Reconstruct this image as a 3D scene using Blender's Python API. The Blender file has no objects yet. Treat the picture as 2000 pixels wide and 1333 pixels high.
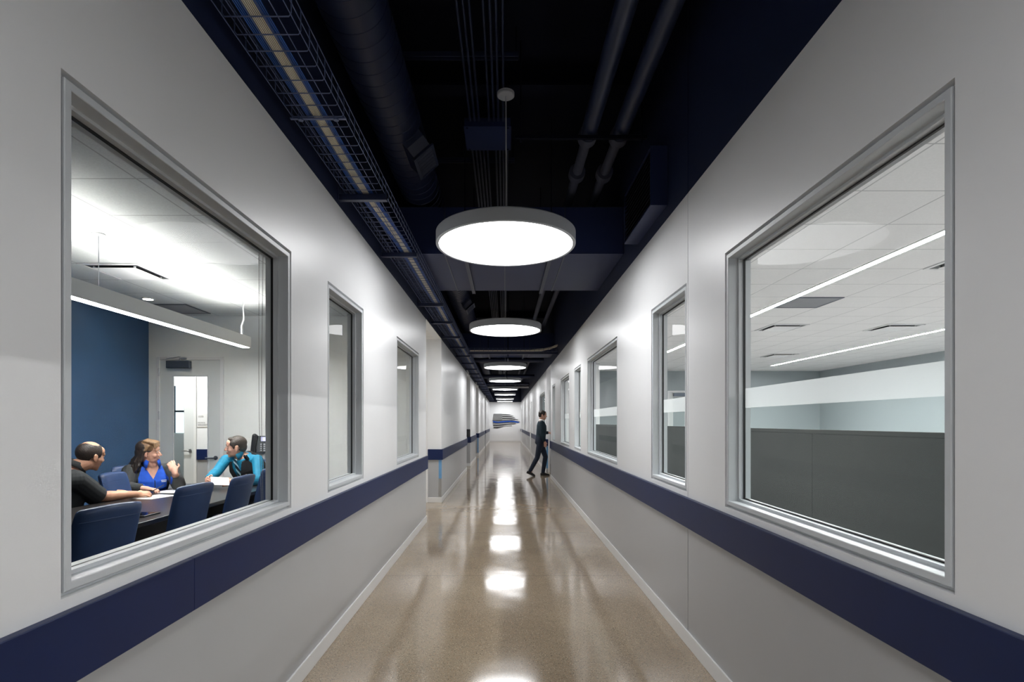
import bpy, bmesh, math, random
from mathutils import Vector, Matrix
random.seed(7)
SC = bpy.context.scene
COL = SC.collection
PI = math.pi
# ------------------------------------------------------------------ camera, world, exposure
F = 1050.0                      # focal length in pixels of the 2000 x 1333 frame
EYE = 1.5                       # eye height
VPX, VPY = 986.0, 825.0         # where the corridor's lines meet
cd = bpy.data.cameras.new('camera'); cam = bpy.data.objects.new('camera', cd); COL.objects.link(cam)
cd.sensor_width = 36.0; cd.lens = 36.0*F/2000.0
cd.shift_x = (1000.0-VPX)/2000.0; cd.shift_y = (VPY-666.5)/2000.0
cd.clip_start = 0.02; cd.clip_end = 200
cam.location = (0, 0, EYE); cam.rotation_euler = (PI/2, 0, 0)
SC.camera = cam
w = bpy.data.worlds.new('world'); SC.world = w; w.use_nodes = True
w.node_tree.nodes['Background'].inputs['Color'].default_value = (0.02, 0.022, 0.03, 1)
w.node_tree.nodes['Background'].inputs['Strength'].default_value = 0.2
vs = SC.view_settings
SC.display_settings.display_device = 'sRGB'
vs.view_transform = 'Standard'; vs.look = 'None'; vs.gamma = 1.0; vs.use_curve_mapping = False
vs.exposure = 0.0
SC.cycles.use_denoising = True
SC.cycles.max_bounces = 10; SC.cycles.diffuse_bounces = 6; SC.cycles.glossy_bounces = 5
SC.cycles.transmission_bounces = 6; SC.cycles.transparent_max_bounces = 16
SC.cycles.caustics_reflective = False; SC.cycles.caustics_refractive = False
SC.cycles.sample_clamp_indirect = 6.0
LAMP_L = 14.5          # corridor pendants
CONF_DOWN, CONF_UP = 95.0, 45.0
OFFICE_L = 215.0

def at(px, py, y):
    """point at depth y seen at a pixel of the photograph"""
    return Vector(((px-VPX)*y/F, y, EYE-(py-VPY)*y/F))

# ------------------------------------------------------------------ materials
MATS = {}
def nm(name):
    m = bpy.data.materials.new(name); m.use_nodes = True; MATS[name] = m
    return m, m.node_tree.nodes, m.node_tree.links
def mat(name, col, rough=0.5, metal=0.0, noise=0.04, nscale=6.0, bump=0.0, bscale=200.0, coat=0.0, spec=0.5):
    m, N, L = nm(name); b = N['Principled BSDF']
    b.inputs['Roughness'].default_value = rough; b.inputs['Metallic'].default_value = metal
    b.inputs['Specular IOR Level'].default_value = spec
    b.inputs['Coat Weight'].default_value = coat
    tc = N.new('ShaderNodeTexCoord')
    if noise > 0:
        n = N.new('ShaderNodeTexNoise'); n.inputs['Scale'].default_value = nscale; n.inputs['Detail'].default_value = 4
        L.new(tc.outputs['Object'], n.inputs['Vector'])
        r = N.new('ShaderNodeValToRGB')
        r.color_ramp.elements[0].position = 0.3; r.color_ramp.elements[1].position = 0.7
        r.color_ramp.elements[0].color = tuple(max(0, c*(1-noise)) for c in col)+(1,)
        r.color_ramp.elements[1].color = tuple(min(1, c*(1+noise)) for c in col)+(1,)
        L.new(n.outputs['Fac'], r.inputs['Fac']); L.new(r.outputs['Color'], b.inputs['Base Color'])
    else:
        b.inputs['Base Color'].default_value = tuple(col)+(1,)
    if bump > 0:
        n2 = N.new('ShaderNodeTexNoise'); n2.inputs['Scale'].default_value = bscale; n2.inputs['Detail'].default_value = 3
        L.new(tc.outputs['Object'], n2.inputs['Vector'])
        bp = N.new('ShaderNodeBump'); bp.inputs['Strength'].default_value = bump; bp.inputs['Distance'].default_value = 0.004
        L.new(n2.outputs['Fac'], bp.inputs['Height']); L.new(bp.outputs['Normal'], b.inputs['Normal'])
    return m
def emit(name, col, s):
    m, N, L = nm(name); b = N['Principled BSDF']
    b.inputs['Base Color'].default_value = (.9, .9, .9, 1)
    b.inputs['Emission Color'].default_value = tuple(col)+(1,); b.inputs['Emission Strength'].default_value = s
    return m
def glass_mat(name, tint=(.97, .985, .98), boost=1.0):
    m, N, L = nm(name); N.remove(N['Principled BSDF']); out = N['Material Output']
    t = N.new('ShaderNodeBsdfTransparent'); t.inputs['Color'].default_value = tuple(tint)+(1,)
    g = N.new('ShaderNodeBsdfGlossy'); g.inputs['Roughness'].default_value = 0.0
    # Schlick reflectance of a pane, the same from either side (two faces)
    lw = N.new('ShaderNodeLayerWeight'); lw.inputs['Blend'].default_value = .5
    pw_ = N.new('ShaderNodeMath'); pw_.operation = 'POWER'; pw_.inputs[1].default_value = 5
    mu = N.new('ShaderNodeMath'); mu.operation = 'MULTIPLY_ADD'; mu.inputs[1].default_value = .22*boost; mu.inputs[2].default_value = .003*boost; mu.use_clamp = True
    mx = N.new('ShaderNodeMixShader')
    L.new(lw.outputs['Facing'], pw_.inputs[0]); L.new(pw_.outputs[0], mu.inputs[0]); L.new(mu.outputs[0], mx.inputs['Fac'])
    L.new(t.outputs[0], mx.inputs[1]); L.new(g.outputs[0], mx.inputs[2]); L.new(mx.outputs[0], out.inputs['Surface'])
    return m
def film_mat(name, col, dens):
    m, N, L = nm(name); N.remove(N['Principled BSDF']); out = N['Material Output']
    t = N.new('ShaderNodeBsdfTransparent'); t.inputs['Color'].default_value = (.93, .97, .96, 1)
    d = N.new('ShaderNodeBsdfDiffuse'); d.inputs['Color'].default_value = tuple(col)+(1,)
    tr = N.new('ShaderNodeBsdfTranslucent'); tr.inputs['Color'].default_value = tuple(col)+(1,)
    m1 = N.new('ShaderNodeMixShader'); m1.inputs['Fac'].default_value = 0.7
    L.new(d.outputs[0], m1.inputs[1]); L.new(tr.outputs[0], m1.inputs[2])
    mx = N.new('ShaderNodeMixShader'); mx.inputs['Fac'].default_value = dens
    L.new(t.outputs[0], mx.inputs[1]); L.new(m1.outputs[0], mx.inputs[2]); L.new(mx.outputs[0], out.inputs['Surface'])
    return m
def tile_mat(name, col, x0, y0, s, lcol, speck=0.08):
    m, N, L = nm(name); b = N['Principled BSDF']; b.inputs['Roughness'].default_value = 0.9
    tc = N.new('ShaderNodeTexCoord'); sp = N.new('ShaderNodeSeparateXYZ'); L.new(tc.outputs['Object'], sp.inputs[0])
    fs = []
    for ax, o in (('X', x0), ('Y', y0)):
        a = N.new('ShaderNodeMath'); a.operation = 'SUBTRACT'; a.inputs[1].default_value = o; L.new(sp.outputs[ax], a.inputs[0])
        p = N.new('ShaderNodeMath'); p.operation = 'PINGPONG'; p.inputs[1].default_value = s/2; L.new(a.outputs[0], p.inputs[0])
        c = N.new('ShaderNodeMath'); c.operation = 'LESS_THAN'; c.inputs[1].default_value = 0.006; L.new(p.outputs[0], c.inputs[0])
        fs.append(c)
    mxm = N.new('ShaderNodeMath'); mxm.operation = 'MAXIMUM'; L.new(fs[0].outputs[0], mxm.inputs[0]); L.new(fs[1].outputs[0], mxm.inputs[1])
    n = N.new('ShaderNodeTexNoise'); n.inputs['Scale'].default_value = 90; n.inputs['Detail'].default_value = 5; L.new(tc.outputs['Object'], n.inputs['Vector'])
    r = N.new('ShaderNodeValToRGB'); r.color_ramp.elements[0].position = .35; r.color_ramp.elements[1].position = .6
    r.color_ramp.elements[0].color = tuple(c*(1-speck) for c in col)+(1,); r.color_ramp.elements[1].color = tuple(col)+(1,)
    L.new(n.outputs['Fac'], r.inputs['Fac'])
    mix = N.new('ShaderNodeMix'); mix.data_type = 'RGBA'
    L.new(mxm.outputs[0], mix.inputs['Factor']); L.new(r.outputs['Color'], mix.inputs['A']); mix.inputs['B'].default_value = tuple(lcol)+(1,)
    L.new(mix.outputs['Result'], b.inputs['Base Color'])
    return m
def floor_mat():
    m, N, L = nm('polished_concrete'); b = N['Principled BSDF']
    tc = N.new('ShaderNodeTexCoord')
    n1 = N.new('ShaderNodeTexNoise'); n1.inputs['Scale'].default_value = 1.4; n1.inputs['Detail'].default_value = 6; n1.inputs['Roughness'].default_value = .6
    L.new(tc.outputs['Object'], n1.inputs['Vector'])
    r1 = N.new('ShaderNodeValToRGB'); e = r1.color_ramp.elements
    e[0].position = .3; e[0].color = (.270, .208, .145, 1); e[1].position = .72; e[1].color = (.350, .278, .197, 1)
    L.new(n1.outputs['Fac'], r1.inputs['Fac'])
    col = r1.outputs['Color']
    for sc, thr, w, c, off in ((95, .30, .95, (.52, .41, .29, 1), 0), (110, .34, .9, (.11, .085, .065, 1), 3.3), (75, .30, .8, (.36, .225, .135, 1), 7.7), (210, .30, .8, (.52, .45, .35, 1), 1.2)):
        mp = N.new('ShaderNodeMapping'); mp.inputs['Location'].default_value = (off, off*.7, 0); L.new(tc.outputs['Object'], mp.inputs['Vector'])
        v = N.new('ShaderNodeTexVoronoi'); v.inputs['Scale'].default_value = sc; L.new(mp.outputs[0], v.inputs['Vector'])
        lt = N.new('ShaderNodeMath'); lt.operation = 'LESS_THAN'; lt.inputs[1].default_value = thr; L.new(v.outputs['Distance'], lt.inputs[0])
        sx = N.new('ShaderNodeSeparateColor'); L.new(v.outputs['Color'], sx.inputs[0])
        g = N.new('ShaderNodeMath'); g.operation = 'GREATER_THAN'; g.inputs[1].default_value = .62; L.new(sx.outputs[0], g.inputs[0])
        mu = N.new('ShaderNodeMath'); mu.operation = 'MULTIPLY'; L.new(lt.outputs[0], mu.inputs[0]); L.new(g.outputs[0], mu.inputs[1])
        m2 = N.new('ShaderNodeMath'); m2.operation = 'MULTIPLY'; m2.inputs[1].default_value = w; L.new(mu.outputs[0], m2.inputs[0])
        mix = N.new('ShaderNodeMix'); mix.data_type = 'RGBA'; L.new(m2.outputs[0], mix.inputs['Factor']); L.new(col, mix.inputs['A']); mix.inputs['B'].default_value = c
        col = mix.outputs['Result']
    sp = N.new('ShaderNodeSeparateXYZ'); L.new(tc.outputs['Object'], sp.inputs[0])
    last = None
    for y0 in (5.25, 7.28, 9.66, 14.5, 19.5, 24.5, 30.0):
        a = N.new('ShaderNodeMath'); a.operation = 'COMPARE'; a.inputs[1].default_value = y0; a.inputs[2].default_value = .004; L.new(sp.outputs['Y'], a.inputs[0])
        if last is None: last = a
        else:
            k = N.new('ShaderNodeMath'); k.operation = 'MAXIMUM'; L.new(last.outputs[0], k.inputs[0]); L.new(a.outputs[0], k.inputs[1]); last = k
    jm = N.new('ShaderNodeMath'); jm.operation = 'MULTIPLY'; jm.inputs[1].default_value = .6; L.new(last.outputs[0], jm.inputs[0])
    mix = N.new('ShaderNodeMix'); mix.data_type = 'RGBA'; L.new(jm.outputs[0], mix.inputs['Factor']); L.new(col, mix.inputs['A']); mix.inputs['B'].default_value = (.09, .07, .055, 1)
    L.new(mix.outputs['Result'], b.inputs['Base Color'])
    nr = N.new('ShaderNodeTexNoise'); nr.inputs['Scale'].default_value = 3; nr.inputs['Detail'].default_value = 3; L.new(tc.outputs['Object'], nr.inputs['Vector'])
    rr = N.new('ShaderNodeMapRange'); rr.inputs['To Min'].default_value = .06; rr.inputs['To Max'].default_value = .13; L.new(nr.outputs['Fac'], rr.inputs['Value'])
    L.new(rr.outputs[0], b.inputs['Roughness'])
    b.inputs['Specular IOR Level'].default_value = .55
    nb = N.new('ShaderNodeTexNoise'); nb.inputs['Scale'].default_value = 2.2; nb.inputs['Detail'].default_value = 1; L.new(tc.outputs['Object'], nb.inputs['Vector'])
    bp = N.new('ShaderNodeBump'); bp.inputs['Strength'].default_value = .10; bp.inputs['Distance'].default_value = .03
    L.new(nb.outputs['Fac'], bp.inputs['Height']); L.new(bp.outputs['Normal'], b.inputs['Normal'])
    return m

WHITE = mat('white_wall_paint', (.80, .805, .81), .36, noise=.012, nscale=2, bump=.03, bscale=240)
LOWER = mat('grey_wall_covering', (.385, .39, .40), .30, noise=.012, nscale=2, bump=.05, bscale=320)
NAVY = mat('navy_wall_paint', (.006, .012, .042), .5, noise=.06, nscale=2)
NAVYD = mat('navy_deck_paint', (.002, .003, .010), .8, spec=.15, noise=.1, nscale=1)
NAVYM = mat('navy_painted_metal', (.014, .021, .055), .42, noise=.05, nscale=4)
DUCTM = mat('navy_painted_duct', (.017, .026, .078), .5, spec=.25, noise=.05, nscale=3)
WIRE = mat('navy_painted_wire', (.085, .11, .21), .38, noise=.03)
RAIL = mat('navy_vinyl_rail', (.005, .014, .066), .42, spec=.28, noise=.04, nscale=5, bump=.03, bscale=500)
TRIM = mat('white_trim', (.72, .72, .72), .4, noise=.01)
FRAME = mat('brushed_white_aluminium', (.56, .585, .605), .42, noise=.012)
GASK = mat('black_gasket', (.008, .008, .008), .6, noise=0)
GLASS = glass_mat('window_glass', boost=1.0)
FILM_A = film_mat('dense_frosted_film', (.93, .96, .97), .5)
FILM_B = film_mat('light_frosted_film', (.74, .86, .88), .05)
JOINT = mat('joint_shadow_gap', (.012, .012, .014), .8, noise=0)
FLOOR = floor_mat()
LAMPRIM = mat('grey_lamp_housing', (.42, .435, .455), .5, noise=.02)
LAMPEM = emit('pendant_diffuser', (.985, .99, 1), LAMP_L)
CORD = mat('grey_cord', (.45, .45, .46), .5, noise=0)
CREAM = mat('cream_cable', (.80, .74, .60), .5, noise=.03)
BLUEC = mat('blue_cable', (.02, .09, .38), .45, noise=.03)
STEEL = mat('brushed_steel', (.55, .56, .58), .3, metal=1.0, noise=.03)
BLUEREFL = mat('painted_blue_reflection', (.16, .36, .62), .3, metal=.3, noise=.03)  # blue stands in for a reflection on the steel guards
PIPEINS = mat('pipe_insulation', (.05, .055, .085), .7, noise=.1, nscale=20)
CONFW = mat('conference_wall_paint', (.76, .775, .76), .6, noise=.015)
ACCENT = mat('blue_accent_wall_paint', (.022, .072, .165), .55, noise=.08, nscale=3)
CONFC = tile_mat('conference_ceiling_tile', (.72, .74, .73), -2.345, 3.42, .608, (.45, .46, .46))
OFFC = tile_mat('office_ceiling_tile', (.86, .85, .84), 2.39, 3.60, .61, (.48, .48, .48), .05)
SPIRAL = mat('navy_spiral_metal', (.011, .017, .050), .42, spec=.35, noise=.05, nscale=3)
OFFCARP = mat('grey_office_carpet', (.36, .36, .36), .95, noise=.3, nscale=120)
CARPET = mat('dark_carpet', (.018, .02, .026), .95, noise=.4, nscale=120, bump=.4, bscale=400)
OFFW = mat('pale_blue_wall_paint', (.30, .338, .350), .6, noise=.015)
PARTN = mat('charcoal_partition_fabric', (.034, .032, .028), .9, noise=.1, nscale=150)
DOORW = mat('pale_grey_door_paint', (.62, .64, .635), .45, noise=.012)
DARKM = mat('dark_metal', (.08, .095, .12), .4, metal=.6, noise=.03)
BLACKP = mat('black_plastic', (.012, .013, .016), .35, noise=.03)
CHAIRF = mat('navy_leatherette', (.017, .044, .125), .42, noise=.08, nscale=12, bump=.06, bscale=300)
TABLE = mat('dark_wood_laminate', (.020, .018, .018), .28, noise=.2, nscale=8)
PAPER = mat('white_paper', (.82, .82, .80), .8, noise=.01)
PEND = mat('white_lamp_body', (.72, .73, .73), .45, noise=.01)
CEMD = emit('linear_lamp_diffuser', (1, .99, .97), CONF_DOWN)
CEMU = emit('linear_lamp_uplight', (1, .985, .95), CONF_UP)
OEM = emit('ceiling_line_diffuser', (1, .99, .98), OFFICE_L)
SPOT = emit('downlight_lens', (1, .90, .74), 220)
SKIN1 = mat('tan_skin', (.52, .27, .17), .5, noise=.06, nscale=30)
SKIN2 = mat('fair_skin', (.60, .33, .24), .5, noise=.05, nscale=30)
LIPS = mat('lips', (.42, .15, .12), .45, noise=.03)
TEETH = mat('teeth', (.8, .78, .72), .35, noise=.01)
EYEW = mat('eye_white', (.75, .74, .72), .3, noise=0)
EYED = mat('eye_iris', (.03, .025, .02), .25, noise=0)
HAIRD = mat('dark_brown_hair', (.018, .011, .008), .5, noise=.5, nscale=60, bump=.5, bscale=150)
HAIRB = mat('light_brown_hair', (.20, .115, .055), .5, noise=.4, nscale=60, bump=.5, bscale=150)
HAIRG = mat('greying_brown_hair', (.055, .043, .036), .55, noise=.5, nscale=80, bump=.5, bscale=150)
POLO = mat('black_knit_cloth', (.010, .012, .014), .85, noise=.2, nscale=30, bump=.15, bscale=60)
JACKB = mat('royal_blue_fleece', (.006, .075, .48), .8, noise=.12, nscale=25, bump=.15, bscale=60)
JACKG = mat('charcoal_fleece', (.028, .030, .031), .85, noise=.2, nscale=25, bump=.15, bscale=60)
TEAL = mat('teal_shirt_cloth', (.004, .20, .34), .7, noise=.15, nscale=20, bump=.2, bscale=40)
VEST = mat('black_vest_cloth', (.007, .007, .009), .85, noise=.2, nscale=40)
NAVYSW = mat('dark_teal_knit', (.010, .026, .038), .85, noise=.2, nscale=40)
JEANS = mat('dark_denim', (.012, .020, .040), .8, noise=.2, nscale=60)
SHOE = mat('black_leather', (.008, .008, .009), .4, noise=.05)
GOLD = mat('gold_badge', (.75, .55, .2), .3, metal=1, noise=.02)

# ------------------------------------------------------------------ mesh helpers
def frame_of(d):
    d = Vector(d).normalized()
    u = Vector((0, 0, 1)) if abs(d.z) < .95 else Vector((1, 0, 0))
    s = d.cross(u).normalized(); return s, s.cross(d).normalized()
class MB:
    def __init__(s): s.v = []; s.f = []; s.m = []
    def add(s, vs, fs, m=0):
        o = len(s.v); s.v += [tuple(x) for x in vs]; s.f += [tuple(i+o for i in f) for f in fs]; s.m += [m]*len(fs); return s
    def box(s, x0, x1, y0, y1, z0, z1, m=0):
        v = [(x, y, z) for x in (x0, x1) for y in (y0, y1) for z in (z0, z1)]
        return s.add(v, [(0, 1, 3, 2), (4, 6, 7, 5), (0, 4, 5, 1), (2, 3, 7, 6), (0, 2, 6, 4), (1, 5, 7, 3)], m)
    def obox(s, c, ax, ay, az, hx, hy, hz, m=0):
        c = Vector(c); v = [c+Vector(ax)*hx*i+Vector(ay)*hy*j+Vector(az)*hz*k for i in (-1, 1) for j in (-1, 1) for k in (-1, 1)]
        return s.add(v, [(0, 1, 3, 2), (4, 6, 7, 5), (0, 4, 5, 1), (2, 3, 7, 6), (0, 2, 6, 4), (1, 5, 7, 3)], m)
    def tube(s, pts, r, n=8, m=0):
        pts = [Vector(p) for p in pts]; rs = r if isinstance(r, (list, tuple)) else [r]*len(pts)
        vs = []; fs = []; k = len(pts)
        sx = None
        for i, p in enumerate(pts):
            d = (pts[min(i+1, k-1)]-pts[max(i-1, 0)])
            if sx is None: sx, sy = frame_of(d)
            else:
                dn = d.normalized(); sx = (sx-dn*sx.dot(dn)).normalized(); sy = sx.cross(dn).normalized()
            for j in range(n):
                a = 2*PI*j/n; vs.append(p+(sx*math.cos(a)+sy*math.sin(a))*rs[i])
        for i in range(k-1):
            for j in range(n):
                fs.append((i*n+j, i*n+(j+1) % n, (i+1)*n+(j+1) % n, (i+1)*n+j))
        fs.append(tuple(range(n-1, -1, -1))); fs.append(tuple((k-1)*n+j for j in range(n)))
        return s.add(vs, fs, m)
    def cap(s, a, b, ra, rb, n=14, m=0):
        """tapered limb with rounded ends"""
        a = Vector(a); b = Vector(b); d = (b-a)
        if d.length < 1e-6: return s.ell(a, (ra, ra, ra), m=m)
        dn = d.normalized(); pts = []; rs = []
        for t in (1, .95, .8, .55, .25): pts.append(a-dn*ra*t); rs.append(max(ra*math.sqrt(max(0, 1-t*t)), ra*.03))
        pts.append(a); rs.append(ra); pts.append(b); rs.append(rb)
        for t in (.25, .55, .8, .95, 1): pts.append(b+dn*rb*t); rs.append(max(rb*math.sqrt(max(0, 1-t*t)), rb*.03))
        return s.tube(pts, rs, n, m)
    def ell(s, c, r, R=None, n=16, m=0):
        c = Vector(c); vs = []; fs = []; h = n//2
        for i in range(h+1):
            th = PI*i/h
            for j in range(n):
                ph = 2*PI*j/n
                st = max(math.sin(th), .02)
                p = Vector((r[0]*st*math.cos(ph), r[1]*st*math.sin(ph), r[2]*math.cos(th)))
                vs.append(c+((R @ p) if R else p))
        for i in range(h):
            for j in range(n): fs.append((i*n+j, (i+1)*n+j, (i+1)*n+(j+1) % n, i*n+(j+1) % n))
        fs.append(tuple(range(n))); fs.append(tuple(h*n+j for j in range(n-1, -1, -1)))
        return s.add(vs, fs, m)
    def lathe(s, prof, c, n=48, m=0, closed=False):
        c = Vector(c); vs = []; fs = []; k = len(prof)
        for r, z in prof:
            for j in range(n): vs.append(c+Vector((r*math.cos(2*PI*j/n), r*math.sin(2*PI*j/n), z)))
        for i in range(k if closed else k-1):
            i2 = (i+1) % k
            for j in range(n): fs.append((i*n+j, i*n+(j+1) % n, i2*n+(j+1) % n, i2*n+j))
        if not closed:
            if prof[0][0] > 0: fs.append(tuple(range(n-1, -1, -1)))
            if prof[-1][0] > 0: fs.append(tuple((k-1)*n+j for j in range(n)))
        return s.add(vs, fs, m)
    def loft(s, rings, m=0):
        n = len(rings[0]); vs = [p for r in rings for p in r]; fs = []
        for i in range(len(rings)-1):
            for j in range(n): fs.append((i*n+j, i*n+(j+1) % n, (i+1)*n+(j+1) % n, (i+1)*n+j))
        fs.append(tuple(range(n-1, -1, -1))); fs.append(tuple((len(rings)-1)*n+j for j in range(n)))
        return s.add(vs, fs, m)
    def prism(s, poly, fn, d0, d1, m=0):
        """poly of 2-D points, fn(u, v, d) -> 3-D"""
        n = len(poly)
        vs = [fn(u, v, d0) for u, v in poly]+[fn(u, v, d1) for u, v in poly]
        fs = [tuple(range(n-1, -1, -1)), tuple(range(n, 2*n))]+[(i, (i+1) % n, n+(i+1) % n, n+i) for i in range(n)]
        return s.add(vs, fs, m)
    def build(s, name, mats, parent=None, local=False, smooth=None, bevel=0):
        me = bpy.data.meshes.new(name)
        off = Vector((0, 0, 0)) if (parent is None or local) else world_loc(parent)
        me.from_pydata([tuple(Vector(p)-off) for p in s.v], [], s.f)
        mats = mats if isinstance(mats, (list, tuple)) else [mats]
        for q in mats: me.materials.append(q)
        if len(mats) > 1: me.polygons.foreach_set('material_index', s.m)
        bm = bmesh.new(); bm.from_mesh(me); bmesh.ops.recalc_face_normals(bm, faces=bm.faces); bm.to_mesh(me); bm.free()
        if smooth is not None:
            me.polygons.foreach_set('use_smooth', [True]*len(me.polygons)); me.set_sharp_from_angle(angle=math.radians(smooth))
        me.update()
        o = bpy.data.objects.new(name, me); COL.objects.link(o)
        if parent is not None: o.parent = parent
        if bevel:
            b = o.modifiers.new('edge', 'BEVEL'); b.width = bevel; b.segments = 2; b.limit_method = 'ANGLE'
        return o
def world_loc(o):
    v = Vector((0, 0, 0))
    while o is not None: v = v+o.location; o = o.parent
    return v
def tag(o, label, cat, group=None):
    o['label'] = label; o['category'] = cat
    if group: o['group'] = group
    return o
def thing(name, label, cat, loc=(0, 0, 0), rz=0.0, group=None):
    o = bpy.data.objects.new(name, None); COL.objects.link(o); o.empty_display_size = .1
    o.location = loc; o.rotation_euler = (0, 0, rz)
    return tag(o, label, cat, group)
def struct(o, label=None):
    o['kind'] = 'structure'
    if label: o['label'] = label
    return o
def sempty(name, loc=(0, 0, 0), label=None):
    o = bpy.data.objects.new(name, None); COL.objects.link(o); o.location = loc; o.empty_display_size = .1
    return struct(o, label)
def dup(root, loc, rz=None, label=None, group=None):
    r = root.copy(); COL.objects.link(r); r.location = loc
    if rz is not None: r.rotation_euler = (0, 0, rz)
    if label: r['label'] = label
    if group: r['group'] = group
    for ch in list(root.children):
        c = ch.copy(); COL.objects.link(c); c.parent = r
        for g in list(ch.children):
            d = g.copy(); COL.objects.link(d); d.parent = c
    return r

# ------------------------------------------------------------------ dimensions
XL, XR = -1.18, 1.23
TOP = 3.04            # paint line
DECK = 4.62
YB, YE = -2.6, 41.2
TH = .12
SILL, HEAD = 1.027, 2.443
RB, RT = .80, .995    # bumper rail
WL = [(1.429, 2.971), (3.581, 4.489), (5.872, 7.375)]
WR = [(1.469, 3.003), (3.640, 4.516), (5.88, 8.02), (8.70, 9.53), (10.29, 11.85), (13.15, 13.90), (16.5, 19.1)]

# ------------------------------------------------------------------ corridor shell
def wall_run(name, face, sgn, y0, y1, holes=(), joints=()):
    """long wall whose corridor face is at x = face; sgn is the side the room behind lies on"""
    mb = MB(); xa, xb = sorted((face, face+sgn*TH))
    cuts = sorted({y0, y1} | {h for a in holes for h in a if y0 <= h <= y1} | {j-.004 for j in joints} | {j+.004 for j in joints})
    for a, b in zip(cuts[:-1], cuts[1:]):
        mid = (a+b)/2
        if any(abs(mid-j) < .004 for j in joints):
            xg = sorted((face+sgn*.012, face+sgn*TH)); mb.box(xg[0], xg[1], a, b, 0, DECK, 3); continue
        mb.box(xa, xb, a, b, 0, RB+.02, 1)
        if any(h[0] < mid < h[1] for h in holes):
            mb.box(xa, xb, a, b, RB+.02, SILL, 0); mb.box(xa, xb, a, b, HEAD, TOP, 0)
        else: mb.box(xa, xb, a, b, RB+.02, TOP, 0)
        mb.box(xa, xb, a, b, TOP, DECK, 2)
    return struct(mb.build(name, [WHITE, LOWER, NAVY, JOINT]))
def plain(name, x0, x1, y0, y1, z0=0.0, z1=DECK, mats=None):
    mb = MB()
    if mats: mb.box(x0, x1, y0, y1, z0, z1); return struct(mb.build(name, mats))
    mb.box(x0, x1, y0, y1, 0, RB+.02, 1); mb.box(x0, x1, y0, y1, RB+.02, TOP, 0); mb.box(x0, x1, y0, y1, TOP, DECK, 2)
    return struct(mb.build(name, [WHITE, LOWER, NAVY]))
wall_run('wall_left', XL, -1, YB, 8.05, WL)
wall_run('wall_left', XL, -1, 10.0, 16.6)
wall_run('wall_left', XL, -1, 18.27, 21.9)
wall_run('wall_left', XL, -1, 24.06, 31.8)
wall_run('wall_left', XL, -1, 33.0, YE)
wall_run('wall_right', XR, 1, YB, 14.4, WR[:6], (3.61,))
wall_run('wall_right', XR, 1, 15.9, YE, WR[6:], (20.8,))
struct(MB().box(-1.6, 1.6, YE, YE+.12, 0, TOP, 0).box(-1.6, 1.6, YE, YE+.12, TOP, DECK, 1).build('wall_far', [WHITE, NAVY]))
plain('wall_back', XL-TH, XR+TH, YB-.12, YB)
struct(MB().box(XL-TH, XR+TH, YB, YE+.1, -.1, 0).build('floor', FLOOR))
struct(MB().box(XR+TH, 2.42, 14.4, 15.9, -.1, 0).build('floor', FLOOR))
struct(MB().box(-8.6, XL-TH, 7.97, 10.0, -.1, 0).build('floor', FLOOR))
struct(MB().box(XL-TH-.4, XR+TH+.5, YB, YE+.1, DECK, DECK+.1).build('ceiling', NAVYD))
# navy header over the mouth of the side passage, so the upper wall runs on above its ceiling
struct(MB().box(XL-TH, XL, 8.05, 10.0, TOP+.01, DECK).build('wall_left_header', NAVY))
struct(MB().box(XR, XR+TH, 14.4, 15.9, TOP+.01, DECK).build('wall_right_header', NAVY))
# shallow alcoves further along
for a, b in ((16.6, 18.27), (21.9, 24.06), (31.8, 33.0)):
    plain('wall_left_alcove', XL-.52, XL-.42, a-.1, b+.1)
    plain('wall_left_alcove', XL-.42, XL-TH, a-.12, a)
    plain('wall_left_alcove', XL-.42, XL-TH, b, b+.12)
    struct(MB().box(XL-.42, XL-TH, a, b, -.1, 0).build('floor', FLOOR))
    struct(MB().box(XL-.42, XL, a, b, TOP, TOP+.1).build('ceiling_alcove', WHITE))
    struct(MB().box(XL-TH, XL, a, b, TOP+.1, DECK).build('wall_left_header', NAVY))
# alcove on the other side, with a door facing back along the corridor
plain('wall_right_alcove', 2.42, 2.52, 14.28, 16.02)
plain('wall_right_alcove', XR+TH, 2.42, 14.28, 14.4)
plain('wall_right_alcove', XR+TH, 2.42, 15.9, 16.02)
struct(MB().box(XR+TH, 2.42, 14.4, 15.9, TOP, TOP+.06).build('ceiling_alcove', WHITE))

# baseboards
def base(name, *runs):
    mb = MB()
    for x0, x1, y0, y1 in runs: mb.box(x0, x1, y0, y1, 0, .1)
    return struct(mb.build(name, TRIM, bevel=.003))
base('baseboard_left', (XL, XL+.012, YB, 8.06), (XL-.25, XL+.012, 9.988, 10.0), (XL, XL+.012, 10.0, 16.6), (XL-.12, XL+.012, 18.258, 18.27), (XL, XL+.012, 18.27, 21.9),
     (XL-.12, XL+.012, 24.05, 24.06), (XL, XL+.012, 24.06, 31.8), (XL, XL+.012, 33.0, YE))
base('baseboard_right', (XR-.012, XR, YB, 14.4), (XR-.012, XR, 15.9, 24.75), (XR-.012, XR, 25.85, 38.4), (XR-.012, XR, 39.6, YE))
base('baseboard_far', (XL, XR, YE-.012, YE))

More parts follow.
